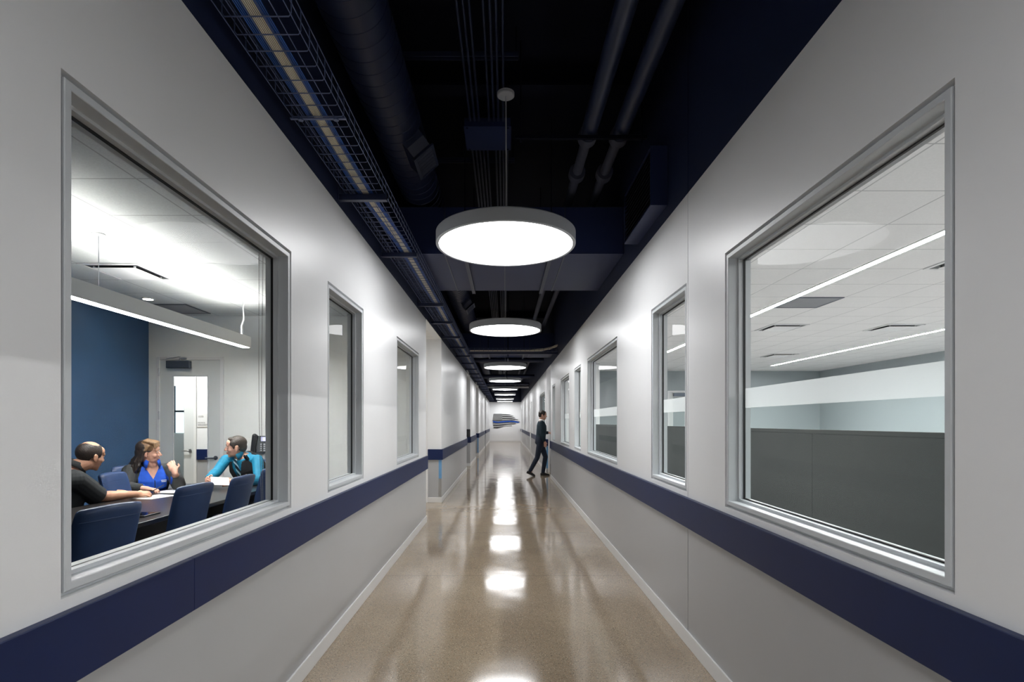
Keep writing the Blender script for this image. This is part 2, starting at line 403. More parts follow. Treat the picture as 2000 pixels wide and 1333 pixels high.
# bumper rails
def rail(name, label, *bx):
    mb = MB()
    for b in bx: mb.box(*b, RB, RT)
    return struct(mb.build(name, RAIL, bevel=.0025), label)
P = .028
rail('trim_1', 'navy bumper rail beneath the meeting room windows, nearest length', (XL, XL+P, YB, 1.9945))
rail('trim_2', 'navy bumper rail beneath the meeting room windows, up to the side passage', (XL, XL+P, 1.995, 8.07))
rail('trim_3', 'navy bumper rail wrapping the corner beyond the side passage', (XL-.25, XL+P, 10-P, 10.0), (XL, XL+P, 10.0, 16.6))
rail('trim_4', 'navy bumper rail between the two shallow alcoves', (XL-.1, XL+P, 18.27-P, 18.27), (XL, XL+P, 18.27, 21.9))
rail('trim_5', 'navy bumper rail beyond the second shallow alcove', (XL-.11, XL+P, 24.06-P, 24.06), (XL, XL+P, 24.06, 31.8))
rail('trim_6', 'navy bumper rail ending at the flag wall, beside the torn end', (XL-.1, XL+P, 33-P, 33.0), (XL, XL+P, 33.0, YE))
rail('trim_7', 'long navy bumper rail beneath the frosted office windows', (XR-P, XR, YB, 14.42))
rail('trim_8', 'navy bumper rail behind the walking person', (XR-P, XR+.05, 15.9-P, 15.9), (XR-P, XR, 15.9, 24.75))
rail('trim_9', 'navy bumper rail between the two flush doors', (XR-P, XR, 25.85, 38.4))
rail('trim_10', 'short navy bumper rail between the last flush door and the flag wall', (XR-P, XR, 39.6, YE))

# ------------------------------------------------------------------ windows
def window(n, face, sgn, y0, y1, film=False):
    root = sempty('window_%d' % n, (face, (y0+y1)/2, SILL))
    prof = [(.0, .026), (.015, .026), (.015, .004), (.017, .002), (.037, .002), (.039, .004), (.039, .055), (.051, .055), (.051, .120), (.0, .120)]
    def ring(i, d, b=None):
        x = face+sgn*d; b = i if b is None else b; return [Vector((x, y0+i, SILL+b)), Vector((x, y1-i, SILL+b)), Vector((x, y1-i, HEAD-i)), Vector((x, y0+i, HEAD-i))]
    def sweep(pr, low=False):
        mb = MB(); vs = []; fs = []; k = len(pr)
        for i, d in pr: vs += ring(i, d, min(i, .0512) if low else None)
        for a in range(k):
            b = (a+1) % k
            for j in range(4): fs.append((a*4+j, a*4+(j+1) % 4, b*4+(j+1) % 4, b*4+j))
        return mb.add(vs, fs)
    sweep(prof).build('window_frame', FRAME, root)
    sweep([(.050, .079), (.057, .079), (.057, .089), (.050, .089)], not film).build('gasket', GASK, root)
    i = .051; xg = sorted((face+sgn*.082, face+sgn*.087))
    # one thin pane: a single sheet, so it reflects once
    xs = face+sgn*.084
    mb = MB().add([(xs, y0+i, SILL+i), (xs, y1-i, SILL+i), (xs, y1-i, HEAD-i), (xs, y0+i, HEAD-i)], [(0, 1, 2, 3)])
    mb.build('glass', GLASS, root)
    if film:
        xf = face+sgn*.088
        def sheet(z0, z1): return MB().add([(xf, y0+i, z0), (xf, y1-i, z0), (xf, y1-i, z1), (xf, y0+i, z1)], [(0, 1, 2, 3)])
        a = sheet(1.578, 1.684).build('frosted_band', FILM_A, root); a['label'] = 'dense white frosted band'
        b = sheet(SILL+i, 1.578).build('frosted_film', FILM_B, root); b['label'] = 'thin translucent frosted film'
    return root
k = 1
for a, b in WL: window(k, XL, -1, a, b); k += 1
for a, b in WR: window(k, XR, 1, a, b, True); k += 1

# ------------------------------------------------------------------ doors
def lever(root, pos, out, along, mat_=STEEL, name='handle'):
    """lever handle at pos on a face whose outward normal is out; lever points along"""
    p = Vector(pos); o = Vector(out); a = Vector(along)
    mb = MB(); mb.tube([p, p+o*.012], .03, 20); mb.tube([p+o*.010, p+o*.055], .012, 12)
    mb.tube([p+o*.05, p+o*.055+a*.03, p+o*.05+a*.13], [.012, .011, .009], 10)
    return mb.build(name, mat_, root, smooth=40)
def door_y(n, x0, x1, y, out, zt=2.40, lite=None, hinge_left=True, fw=.05):
    """door in a wall facing along y; out = -1 faces the camera"""
    root = sempty('door_%d' % n, ((x0+x1)/2, y, 0))
    ya, yb = sorted((y, y+out*.02))
    fr = MB()
    fr.box(x0-fw, x0, ya, yb, 0, zt+fw); fr.box(x1, x1+fw, ya, yb, 0, zt+fw); fr.box(x0, x1, ya, yb, zt, zt+fw)
    fr.build('door_frame', TRIM, root, bevel=.004)
    la, lb = sorted((y, y+out*.008)); lf = MB()
    if lite:
        a, b, c, d = lite
        lf.box(x0+.003, a, la, lb, .006, zt-.003); lf.box(b, x1-.003, la, lb, .006, zt-.003); lf.box(a, b, la, lb, .006, c); lf.box(a, b, la, lb, d, zt-.003)
    else: lf.box(x0+.003, x1-.003, la, lb, .006, zt-.003)
    lf.build('door_leaf', DOORW, root)
    return root
def door_x(n, x, y0, y1, out, zt=2.40, fw=.05):
    root = sempty('door_%d' % n, (x, (y0+y1)/2, 0))
    a, b = sorted((x, x+out*.02)); fr = MB()
    fr.box(a, b, y0-fw, y0, 0, zt+fw); fr.box(a, b, y1, y1+fw, 0, zt+fw); fr.box(a, b, y0, y1, zt, zt+fw)
    fr.build('door_frame', TRIM, root, bevel=.004)
    a, b = sorted((x, x+out*.008))
    MB().box(a, b, y0+.003, y1-.003, .006, zt-.003).build('door_leaf', DOORW, root)
    lever(root, (x+out*.008, y0+.08, 1.0), (out, 0, 0), (0, 1, 0))
    return root

# ------------------------------------------------------------------ meeting room shell, side passage
CX0, CX1, CY0, CY1 = -5.2, XL-TH, -2.4, 7.85
CZ = 3.05
struct(MB().box(CX0-.12, CX1, CY0, 7.97, -.1, -.002).build('floor_meeting_room', CARPET))
struct(MB().box(CX0, CX1, CY0, CY1, CZ, CZ+.1).build('ceiling_meeting_room', CONFC))
struct(MB().box(CX0-.12, CX0, CY0, 7.97, 0, DECK-.5).build('wall_accent', ACCENT))
struct(MB().box(CX0-.12, CX1, CY0-.12, CY0, 0, DECK-.5).build('wall_meeting_room_back', CONFW))
DX0, DX1 = -5.03, -4.15
mb = MB(); mb.box(CX0, DX0, CY1, 7.97, 0, CZ+.1); mb.box(DX1, CX1, CY1, 7.97, 0, CZ+.1); mb.box(DX0, DX1, CY1, 7.97, 2.405, CZ+.1)
struct(mb.build('wall_meeting_room_far', CONFW))
LT = (-4.83, -4.335, .61, 2.165)
d1 = door_y(1, DX0, DX1, CY1, -1, 2.405, LT)
MB().add([(LT[0], CY1+.0, LT[2]), (LT[1], CY1, LT[2]), (LT[1], CY1, LT[3]), (LT[0], CY1, LT[3])], [(0, 1, 2, 3)]).build('door_glass', GLASS, d1)
mb = MB()
for a, b, c, d in ((LT[0]-.02, LT[0], LT[2]-.02, LT[3]+.02), (LT[1], LT[1]+.02, LT[2]-.02, LT[3]+.02), (LT[0], LT[1], LT[3], LT[3]+.02), (LT[0], LT[1], LT[2]-.02, LT[2])):
    mb.box(a, b, CY1-.016, CY1-.008, c, d)
mb.build('glazing_bead', FRAME, d1)
lever(d1, (-4.215, CY1-.008, .977), (0, -1, 0), (-1, 0, 0), DARKM)
for z in (2.23, 1.60, .45): MB().tube([(-5.04, CY1-.016, z-.06), (-5.04, CY1-.016, z+.06)], .012, 10).build('hinge', STEEL, d1, smooth=40)
cl = MB(); cl.box(-4.905, -4.565, CY1-.075, CY1-.009, 2.285, 2.39)
cl = cl.build('door_closer', DARKM, d1, bevel=.006)
mb = MB(); mb.tube([(-4.72, CY1-.04, 2.40), (-4.72, CY1-.04, 2.425)], .012, 10)
mb.obox((-4.80, CY1-.07, 2.43), Vector((1, -.25, .12)).normalized(), Vector((.25, 1, 0)).normalized(), (0, 0, 1), .12, .01, .004)
mb.obox((-4.68, CY1-.035, 2.425), (1, 0, 0), (0, 1, 0), (0, 0, 1), .05, .014, .008)
mb.build('closer_arm', STEEL, cl)

# passage beyond the meeting room
struct(MB().box(-8.6, XL-TH, 7.97, 10.0, TOP, TOP+.1).build('ceiling_passage', OFFC))
struct(MB().box(XL-TH, XL, 8.05, 10.0, TOP, TOP+.01).build('ceiling_passage_lip', WHITE))
struct(MB().box(XR, XR+TH, 14.4, 15.9, TOP, TOP+.01).build('ceiling_alcove_lip', WHITE))
struct(MB().box(-8.72, -8.6, 7.97, 10.12, 0, TOP).build('wall_passage_side', WHITE))
BX0, BX1 = -6.70, -5.78
mb = MB()
def pw(x0, x1, z0, z1):
    for a, b, m in ((0, RB+.02, 1), (RB+.02, TOP, 0), (TOP, DECK, 2)):
        lo, hi = max(a, z0), min(b, z1)
        if hi > lo: mb.box(x0, x1, 10.0, 10.12, lo, hi, m)
pw(-8.6, BX0, 0, DECK); pw(BX0, BX1, 2.41, DECK); pw(BX1, XL-TH, 0, DECK)
struct(mb.build('wall_passage', [WHITE, LOWER, NAVY]))
B = (-6.45, -5.965, .30, 2.172)
d2 = door_y(2, BX0, BX1, 10.0, -1, 2.41, B)
MB().add([(B[0], 10, B[2]), (B[1], 10, B[2]), (B[1], 10, B[3]), (B[0], 10, B[3])], [(0, 1, 2, 3)]).build('door_glass', GLASS, d2)
fm = MB().add([(B[0], 10.004, B[2]), (B[1], 10.004, B[2]), (B[1], 10.004, 1.30), (B[0], 10.004, 1.30)], [(0, 1, 2, 3)]).build('frosted_film', film_mat('grey_door_film', (.62, .67, .69), .85), d2)
lever(d2, (-5.845, 9.992, .967), (0, -1, 0), (-1, 0, 0))
# office behind that door, with a daylit window
struct(MB().box(-8.2, -4.6, 12.0, 12.1, 0, TOP).build('wall_small_office', OFFW))
struct(MB().box(-8.2, -4.6, 10.12, 12.0, -.1, -.001).build('floor_small_office', CARPET))
struct(MB().box(-8.2, -4.6, 10.12, 12.0, TOP, TOP+.1).build('ceiling_small_office', WHITE))
dw = sempty('window_20', (-7.0, 12.0, 1.2))
mb = MB()
for x in (-7.98, -7.36, -6.74, -6.12): mb.box(x-.02, x+.02, 11.95, 11.99, 1.2, 2.7)
for z in (1.2, 1.72, 2.68): mb.box(-8.0, -6.1, 11.95, 11.99, z, z+.04)
mb.build('window_frame', DARKM, dw)
MB().box(-8.0, -6.1, 11.992, 11.999, 1.2, 2.7).build('daylit_pane', emit('daylight_pane', (.78, .92, 1.0), 1.6), dw)
door_y(3, -2.36, -1.48, 10.0, -1, 2.40)
rail('trim_11', 'navy bumper rail beside the room sign, on the side passage wall', (-5.72, -2.42, 10-P, 10.0))
sg = thing('room_sign', 'pale room sign with number and two lines of lettering beside the passage door', 'sign', (-5.60, 9.995, 1.53))
MB().box(-5.72, -5.40, 9.992, 10.0, 1.40, 1.66).build('plate', TRIM, sg)
GREYT = mat('grey_lettering', (.28, .28, .27), .6, noise=0)
MB().box(-5.72, -5.40, 9.989, 9.992, 1.403, 1.415).build('base_strip', mat('tan_sign_strip', (.5, .47, .4), .5, noise=0), sg)
def text(body, size, loc, m, parent, rx=PI/2, rz=0):
    c = bpy.data.curves.new('lettering', 'FONT'); c.body = body; c.size = size; c.extrude = .001
    o = bpy.data.objects.new('lettering', c); COL.objects.link(o); c.materials.append(m)
    bpy.context.view_layer.update()
    me = bpy.data.meshes.new_from_object(o.evaluated_get(bpy.context.evaluated_depsgraph_get()))
    bpy.data.objects.remove(o); o = bpy.data.objects.new('lettering', me); COL.objects.link(o)
    if not me.materials: me.materials.append(m)
    o.parent = parent; o.location = Vector(loc)-world_loc(parent); o.rotation_euler = (rx, 0, rz); return o
text('1070', .052, (-5.705, 9.990, 1.585), GREYT, sg)
text('PATROL', .038, (-5.705, 9.990, 1.475), GREYT, sg)
text('SERGEANT', .038, (-5.705, 9.990, 1.435), GREYT, sg)
PANEM = emit('added_panel_diffuser', (1, .99, .97), 80); PANEN = emit('added_panel_diffuser_dim', (1, .99, .97), 14)
for x, lab in ((-3.0, 'added flat square ceiling light brightening the side passage, nearer the corridor'), (-6.0, 'added flat square ceiling light brightening the side passage, in front of the room sign')):  # both panels are added out of view to light the passage
    pl = thing('added_panel_light', lab, 'ceiling light', (x, 8.9, TOP))
    MB().box(x-.32, x+.32, 8.58, 9.22, TOP-.012, TOP-.001).build('frame', TRIM, pl)
    MB().box(x-.29, x+.29, 8.61, 9.19, TOP-.016, TOP-.012).build('diffuser', PANEM if x < -5 else PANEN, pl)

# corner guards
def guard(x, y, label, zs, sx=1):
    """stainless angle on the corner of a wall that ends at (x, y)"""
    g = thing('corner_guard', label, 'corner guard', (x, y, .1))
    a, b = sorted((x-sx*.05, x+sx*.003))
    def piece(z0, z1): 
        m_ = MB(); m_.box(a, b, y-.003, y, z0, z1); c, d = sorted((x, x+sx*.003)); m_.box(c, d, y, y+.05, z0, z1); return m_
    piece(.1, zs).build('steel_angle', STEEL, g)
    piece(zs, RB-.005).build('blue_reflection', BLUEREFL, g)  # upper steel coloured blue to paint in its reflection
guard(XL, 10.0, 'corner guard at the mouth of the side passage, upper half painted with blue reflection', .45)
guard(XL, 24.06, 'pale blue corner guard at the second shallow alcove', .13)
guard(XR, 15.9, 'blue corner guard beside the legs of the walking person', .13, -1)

# doors along the corridor
door_x(4, XL-.42, 16.95, 17.95, 1)
door_x(5, XL-.42, 22.4, 23.4, 1)
door_x(6, XR, 24.82, 25.78, -1)
door_x(7, XR, 38.5, 39.5, -1)
door_x(8, XL-.42, 31.95, 32.85, 1)
d9 = door_y(9, 1.33, 2.25, 15.9, -1, 2.40)
lever(d9, (1.40, 15.892, .985), (0, -1, 0), (1, 0, 0))
MB().box(1.35, 2.22, 15.888, 15.892, .02, .27).build('kick_plate', DARKM, d9)
rb = thing('access_panel', 'small black box on the wall just above the bumper rail, by the first shallow alcove', 'wall box', (-1.235, 18.25, 1.0))
MB().box(-1.295, XL+.006, 18.20, 18.27, 1.0, 1.257).build('housing', BLACKP, rb, bevel=.006)
MB().box(-1.275, -1.2, 18.196, 18.20, 1.06, 1.2).build('face_plate', mat('dark_grey_plastic', (.02, .022, .026), .3, noise=0), rb)

# ------------------------------------------------------------------ office shell
OX0, OX1, OY0, OY1 = XR+TH, 9.55, -2.4, 16.3
struct(MB().box(OX0, OX1, OY0, OY1, -.1, -.002).build('floor_office', OFFCARP))
struct(MB().box(OX0, OX1, OY0, OY1, CZ, CZ+.1).build('ceiling_office', OFFC))
struct(MB().box(OX0, OX1+.12, OY1, OY1+.12, 0, CZ+.1).build('wall_office_far', OFFW))
struct(MB().box(OX1, OX1+.12, OY0, OY1, 0, CZ+.1).build('wall_office_side', OFFW))
struct(MB().box(OX0, OX1+.12, OY0-.12, OY0, 0, CZ+.1).build('wall_office_back', OFFW))
d10 = door_y(10, 4.98, 5.9, OY1, -1, 2.40, (5.10, 5.45, .9, 2.25))
MB().add([(5.10, OY1-.004, .9), (5.45, OY1-.004, .9), (5.45, OY1-.004, 2.25), (5.10, OY1-.004, 2.25)], [(0, 1, 2, 3)]).build('door_glass', GLASS, d10)
cl = MB().box(5.1, 5.45, OY1-.08, OY1-.01, 2.28, 2.38).build('door_closer', DARKM, d10, bevel=.005)
# room past the alcove
struct(MB().box(OX0, 6, OY1+.12, 21.5, -.1, -.002).build('floor_next_room', CARPET))
struct(MB().box(OX0, 6, OY1+.12, 21.5, CZ, CZ+.1).build('ceiling_next_room', OFFC))
struct(MB().box(6, 6.12, OY1+.12, 21.5, 0, CZ).build('wall_next_room_side', OFFW))
struct(MB().box(OX0, 6, 21.5, 21.62, 0, CZ).build('wall_next_room_far', OFFW))
def line_light(x, y0, y1, label):
    t = thing('linear_ceiling_light', label, 'ceiling light', (x, (y0+y1)/2, CZ))
    m_ = MB(); m_.box(x-.05, x-.036, y0, y1, CZ-.012, CZ-.001); m_.box(x+.036, x+.05, y0, y1, CZ-.012, CZ-.001)
    m_.box(x-.036, x+.036, y0, y0+.014, CZ-.012, CZ-.001); m_.box(x-.036, x+.036, y1-.014, y1, CZ-.012, CZ-.001); m_.build('trim', TRIM, t)
    MB().box(x-.036, x+.036, y0+.014, y1-.014, CZ-.008, CZ-.002).build('diffuser', OEM, t)
line_light(3.57, -1.0, 11.9, 'long ceiling line light nearer the frosted windows')
line_light(7.30, 1.0, 14.7, 'long ceiling line light deeper in the office, above the far side')
line_light(3.6, 17.2, 20.8, 'ceiling line light in the room beyond the walking person')
def diffuser(cx, cy, z, label, group=None):
    t = thing('ceiling_diffuser', label, 'air diffuser', (cx, cy, z), group=group)
    m_ = MB(); h = .3
    for a, b, c, d in ((-h, h, -h, -h+.035), (-h, h, h-.035, h), (-h, -h+.035, -h+.035, h-.035), (h-.035, h, -h+.035, h-.035)): m_.box(cx+a, cx+b, cy+c, cy+d, z-.012, z-.001)
    m_.build('frame', TRIM, t)
    MB().box(cx-.26, cx+.26, cy-.26, cy+.26, z-.006, z-.002).build('recess', BLACKP, t)
    MB().box(cx-.215, cx+.215, cy-.215, cy+.215, z-.026, z-.020).build('plaque', mat('white_plaque', (.9, .9, .9), .5, noise=0) if 'white_plaque' not in MATS else MATS['white_plaque'], t, bevel=.003)
    for i in (-1, 1):
        for j in (-1, 1): MB().box(cx+i*.2-.008, cx+i*.2+.008, cy+j*.2-.008, cy+j*.2+.008, z-.0205, z-.005).build('bracket', TRIM, t)
def grille(cx, cy, z, label):
    t = thing('return_grille', label, 'air grille', (cx, cy, z))
    m_ = MB(); h = .3
    for a, b, c, d in ((-h, h, -h, -h+.025), (-h, h, h-.025, h), (-h, -h+.025, -h+.025, h-.025), (h-.025, h, -h+.025, h-.025)): m_.box(cx+a, cx+b, cy+c, cy+d, z-.010, z-.001)
    m_.build('frame', DARKM, t)
    m_ = MB(); m_.box(cx-.275, cx+.275, cy-.275, cy+.275, z-.004, z-.001)
    for i in range(18): m_.box(cx-.275, cx+.275, cy-.27+i*.031, cy-.262+i*.031, z-.009, z-.004)
    m_.build('perforated_face', mat('grey_grille_paint', (.34, .345, .36), .6, noise=.02), t)
diffuser(4.52, 8.79, CZ, 'square ceiling diffuser past the nearer line light, in the far half of the office')
diffuser(6.35, 8.79, CZ, 'square ceiling diffuser in the middle of the office, farther from the windows')
diffuser(4.52, 5.13, CZ, 'square ceiling diffuser close to the nearer line light, cut by the large window edge')
diffuser(6.35, 12.45, CZ, 'small looking ceiling diffuser just before the deeper line light ends')
grille(3.91, 6.96, CZ, 'grey return air grille in the office ceiling beside the nearer line light')
pn = thing('office_partition', 'long charcoal fabric partition standing behind the frosted glass', 'partition', (2.23, 6, 0))
for i in range(8):
    y0 = -2.0+i*1.95
    if y0+1.93 > 14.2: break
    MB().box(2.2, 2.26, y0, y0+1.949, .08, 1.42).build('panel', PARTN, pn, bevel=.006)
    m_ = MB(); m_.box(2.2, 2.26, y0+.1, y0+.14, 0, .08); m_.box(2.2, 2.26, y0+1.8, y0+1.84, 0, .08); m_.build('foot', DARKM, pn)
MB().box(2.195, 2.265, -2.0, 13.6, 1.42, 1.446).build('top_rail', PARTN, pn)

# ------------------------------------------------------------------ corridor pendants
JOISTS = []
def pendant(x, y, label, top):
    t = thing('round_pendant_light', label, 'pendant light', (x, y, 0), group='round pendant lights down the corridor')
    z0, z1, R = 3.02, 3.133, .60
    MB().lathe([(R-.025, z0+.002), (R-.006, z0), (R, z0+.006), (R, z1-.01), (R-.01, z1), (.02, z1), (.02, z1-.012), (R-.025, z1-.012)], (0, 0, 0), 96, closed=True).build('housing', LAMPRIM, t, local=True, smooth=35)
    MB().lathe([(0.001, z0+.010), (R-.026, z0+.010), (R-.026, z0+.016), (0.001, z0+.016)], (0, 0, 0), 96).build('diffuser', LAMPEM, t, local=True)
    MB().tube([(0, 0, z1-.005), (.004, 0, 3.6), (.001, 0, top-.03)], .006, 8).build('cord', CORD, t, local=True)
    MB().lathe([(.001, top), (.075, top), (.075, top-.024), (.068, top-.03), (.001, top-.03)], (0, 0, 0), 32).build('canopy', CORD, t, local=True, smooth=40)
PY = [4.65, 8.98, 15.1, 20.05, 25.2, 30.1, 35.7, 39.9]
ORD = ['nearest and largest round pendant light, its canopy showing above', 'second round pendant light from the camera', 'third round pendant light from the camera, beyond the crossing cable tray', 'fourth round pendant light from the camera',
       'fifth round pendant light from the camera', 'third round pendant light from the flag wall', 'second round pendant light from the flag wall', 'round pendant light closest to the flag wall']
for y, l in zip(PY, ORD): pendant(.008, y, l, 4.348)
pendant(.008, -.85, 'round pendant light behind the camera', 4.62)
for i, y in enumerate(PY):
    m_ = MB(); m_.box(XL+.001, XR-.001, y+.02, y+.18, 4.43, 4.45); m_.box(XL+.001, XR-.001, y+.09, y+.11, 4.45, DECK)
    struct(m_.build('beam', NAVYD))

# ------------------------------------------------------------------ ceiling services
TZ = EYE+1.62
def tray_x(k): return -1.126+k*.0552
t = thing('wire_basket_tray', 'long navy wire basket cable tray running beside the wall under the ceiling', 'cable tray', (-.99, 20, TZ))
m_ = MB(); H = .10
for k in range(6): m_.tube([(tray_x(k), .6, TZ), (tray_x(k), 40.9, TZ)], .0028, 6)
for x in (tray_x(0), tray_x(5)):
    for h in (.05, H): m_.tube([(x, .6, TZ+h), (x, 40.9, TZ+h)], .0028, 6)
for i in range(402):
    y = .64+i*.1
    m_.tube([(tray_x(0), y, TZ+H), (tray_x(0), y, TZ+.01), (tray_x(0)+.01, y, TZ-.004), (tray_x(5)-.01, y, TZ-.004), (tray_x(5), y, TZ+.01), (tray_x(5), y, TZ+H)], .0028, 5)
m_.build('wire_mesh', WIRE, t, smooth=60)
for y in (3.82, 5.125, 7.3, 8.6, 10.1, 11.5, 13.0, 14.6, 16.2, 17.8, 19.4, 21, 22.7, 24.4, 26.1, 28, 30, 32, 34, 36, 38, 40):
    m_ = MB(); m_.box(XL+.0005, tray_x(5)+.012, y-.02, y+.02, TZ-.047, TZ-.0075); m_.box(XL+.0005, XL+.008, y-.03, y+.03, TZ-.047, TZ+.06)
    m_.build('bracket', NAVYM, t)
for y in (2.85,):
    m_ = MB(); m_.box(tray_x(0)-.01, tray_x(5)+.01, y-.008, y+.008, TZ-.014, TZ-.008)
    for k in (.8, 4.2): m_.tube([(tray_x(k), y, TZ-.02), (tray_x(k), y, TZ-.005)], .014, 10)
    m_.build('splice_bar', WIRE, t)
def wander(y, ph, a):
    return (.030*math.tanh((y-4.2)*1.6)+.030)*(1 if y < 9 else 1)+a*math.sin(y*1.1+ph)+a*.5*math.sin(y*2.7+ph*2)
def cable(x0, dz, ph, a, r, m, label, group):
    pts = []; y = .6
    while y < 40.8:
        pts.append((x0+wander(y, ph, a), y, TZ+r+.0035+dz)); y += .3 if y < 14 else .9
    tag(MB().tube(pts, r, 6).build('data_cable', m, smooth=60), label, 'cable', group)
for i in range(6): cable(-1.015+i*.0078, 0, .3*0, .004, .0029, CREAM, 'cream data cable in the flat bundle along the wire tray', 'cream cables in the wire tray')
for i in range(4): cable(-1.050+i*.0085, 0, 0, .004, .0032, BLUEC, 'blue data cable loosely laid on the wall side of the cream bundle', 'blue cables beside the wall')
for i in range(4): cable(-.969+i*.008, 0, 0, .004, .0032, BLUEC, 'blue data cable laid on the open side of the cream bundle', 'blue cables on the open side')
# crossing branch tray
BY0, BY1 = 12.32, 12.62
t = thing('branch_wire_tray', 'short navy wire tray crossing the corridor between second and third pendants', 'cable tray', (.2, 12.47, TZ))
m_ = MB()
for k in range(6): m_.tube([(-.84, BY0+.06*k, TZ), (1.222, BY0+.06*k, TZ)], .0035, 6)
for y in (BY0, BY1):
    for h in (.035, .075): m_.tube([(-.84, y, TZ+h), (1.222, y, TZ+h)], .0035, 6)
for i in range(20):
    x = -.8+i*.1056; m_.tube([(x, BY0, TZ+.075), (x, BY0, TZ), (x, BY1, TZ), (x, BY1, TZ+.075)], .0035, 5)
m_.build('wire_mesh', WIRE, t, smooth=60)
MB().box(-.84, 1.222, BY0+.1, BY0+.14, TZ-.05, TZ-.006).build('support_strut', NAVYM, t)
for i in range(15):
    ly = i//8; yy = BY0+.03+(i % 8)*.032+ly*.016; r_ = .009; zz = TZ+.0155+ly*.020
    pts = [(-.80, yy, zz), (-.4, yy, zz), (.2, yy, zz), (.6, yy, zz+.006), (.85, yy, zz+.03), (1.05, yy, zz+.07), (1.215, yy, zz+.13)]
    tag(MB().tube(pts, r_, 6).build('data_cable', CREAM, smooth=60), 'cream data cable lying across the short branch tray', 'cable', 'cream cables in the branch tray')
# spiral duct
t = thing('spiral_duct', 'large round navy spiral duct running beside the cable tray', 'duct', (-.885, 20, EYE+2.45))
pts = []; rs = []
y = .2
while y < 40.8:
    for dy, r_ in ((0, .2), (.112, .2), (.114, .2035), (.120, .2035)): pts.append((-.885, y+dy, EYE+2.45)); rs.append(r_)
    y += .122
MB().tube(pts, rs, 40).build('duct_body', SPIRAL, t, smooth=22)
for yb in (4.55, 10.4, 17.0):
    c = Vector((-.885, yb, EYE+2.45)); d = Vector((.66, 0, -.75)).normalized(); s_ = Vector((0, 1, 0)); u_ = d.cross(s_)
    m_ = MB(); 
    def rg(q, a, b): return [c+d*q+s_*a*i+u_*b*j for i, j in ((-1, -1), (1, -1), (1, 1), (-1, 1))]
    m_.loft([rg(.12, .22, .09), rg(.24, .20, .085), rg(.31, .16, .085), rg(.33, .16, .085)])
    tk = m_.build('takeoff', NAVYM, t)
    m_ = MB(); q = .335
    for a0, a1, b0, b1 in ((-.18, .18, -.105, -.08), (-.18, .18, .08, .105), (-.18, -.155, -.08, .08), (.155, .18, -.08, .08)):
        m_.obox(c+d*q+s_*(a0+a1)/2+u_*(b0+b1)/2, d, s_, u_, .006, (a1-a0)/2, (b1-b0)/2)
    for i in range(6): m_.obox(c+d*q+s_*(-.125+i*.05), (d+s_*.6).normalized(), (s_-d*.6).normalized(), u_, .012, .002, .08)
    m_.build('register', NAVYM, tk)
# rectangular ducts across
def rduct(y0, y1, label, z0=EYE+1.735, z1=EYE+2.215):
    t = thing('rectangular_duct', label, 'duct', (0, (y0+y1)/2, z0))
    x0, x1 = XL+.003, XR-.003
    m_ = MB(); xs = [x0, -.62, 0.0, .62, x1]
    for a, b in zip(xs[:-1], xs[1:]): m_.box(a+.001, b-.001, y0, y1, z0, z1)
    m_.build('duct_body', DUCTM, t)
    for x in xs[1:-1]: MB().box(x-.006, x+.006, y0-.006, y1+.006, z0-.006, z1+.006).build('seam', NAVYM, t)
    for x in (-.41, .475):
        m_ = MB(); m_.box(x-.02, x+.02, y0-.05, y1+.07, z0-.028, z0-.0065)
        n = int((y1-y0)/.1)
        for i in range(n): m_.box(x-.006, x+.006, y0+.03+i*.1, y0+.075+i*.1, z0-.0285, z0-.027)
        m_.build('hanger_strut', NAVYM, t)
        for yy in (y0-.035, y1+.055): MB().tube([(x, yy, z0-.035), (x, yy, DECK)], .005, 6).build('hanger_rod', NAVYD, t)
rduct(5.537, 7.09, 'wide flat navy duct crossing the corridor just behind the nearest pendant')
rduct(13.39, 14.45, 'flat navy duct crossing the corridor beyond the branch tray')
# conduits
CZZ = EYE+2.86
for x in (-.330, -.287, -.245, -.149, -.104, -.062, -.0155):
    tag(MB().tube([(x, .3, CZZ), (x, 5.12, CZZ)], .010, 8).build('conduit', NAVYM, smooth=60), 'thin navy conduit on the near side of the pull box, overhead', 'conduit', 'conduits before the pull box')
for x in (-.342, -.302, -.262, -.222, -.183, -.093, -.053, -.014, .026):
    tag(MB().tube([(x, 5.52, CZZ), (x, 40.8, CZZ)], .010, 8).build('conduit', NAVYM, smooth=60), 'thin navy conduit running on from the far side of the pull box', 'conduit', 'conduits beyond the pull box')
pb = thing('pull_box', 'flat navy electrical pull box that the conduits enter, near the nearest cord', 'electrical box', (-.16, 5.32, CZZ-.05))
MB().box(-.385, .055, 5.10, 5.54, CZZ-.05, CZZ+.03).build('enclosure', DUCTM, pb)
MB().box(-.391, .061, 5.095, 5.545, CZZ-.056, CZZ-.05).build('cover', DUCTM, pb)
for x in (-.36, .03):
    for y in (5.12, 5.52): MB().tube([(x, y, CZZ-.06), (x, y, CZZ-.055)], .008, 8).build('screw', NAVYD, pb)
for y, lab in ((4.24, 'slotted channel strut carrying the conduits, nearer than the pull box'), (5.93, 'slotted channel strut carrying the conduits just past the pull box'), (9.4, 'slotted channel strut carrying the conduits past the wide flat duct')):
    st = thing('channel_strut', lab, 'strut', (-.4, y, CZZ+.03))
    m_ = MB(); m_.box(-.9, .106, y-.025, y-.020, CZZ+.011, CZZ+.05); m_.box(-.9, .106, y+.020, y+.025, CZZ+.011, CZZ+.05); m_.box(-.9, .106, y-.020, y+.020, CZZ+.046, CZZ+.05)
    m_.build('channel', NAVYM, st)
    for x in (-.86, .09): MB().tube([(x, y, CZZ+.05), (x, y, DECK)], .005, 6).build('hanger_rod', NAVYD, st)
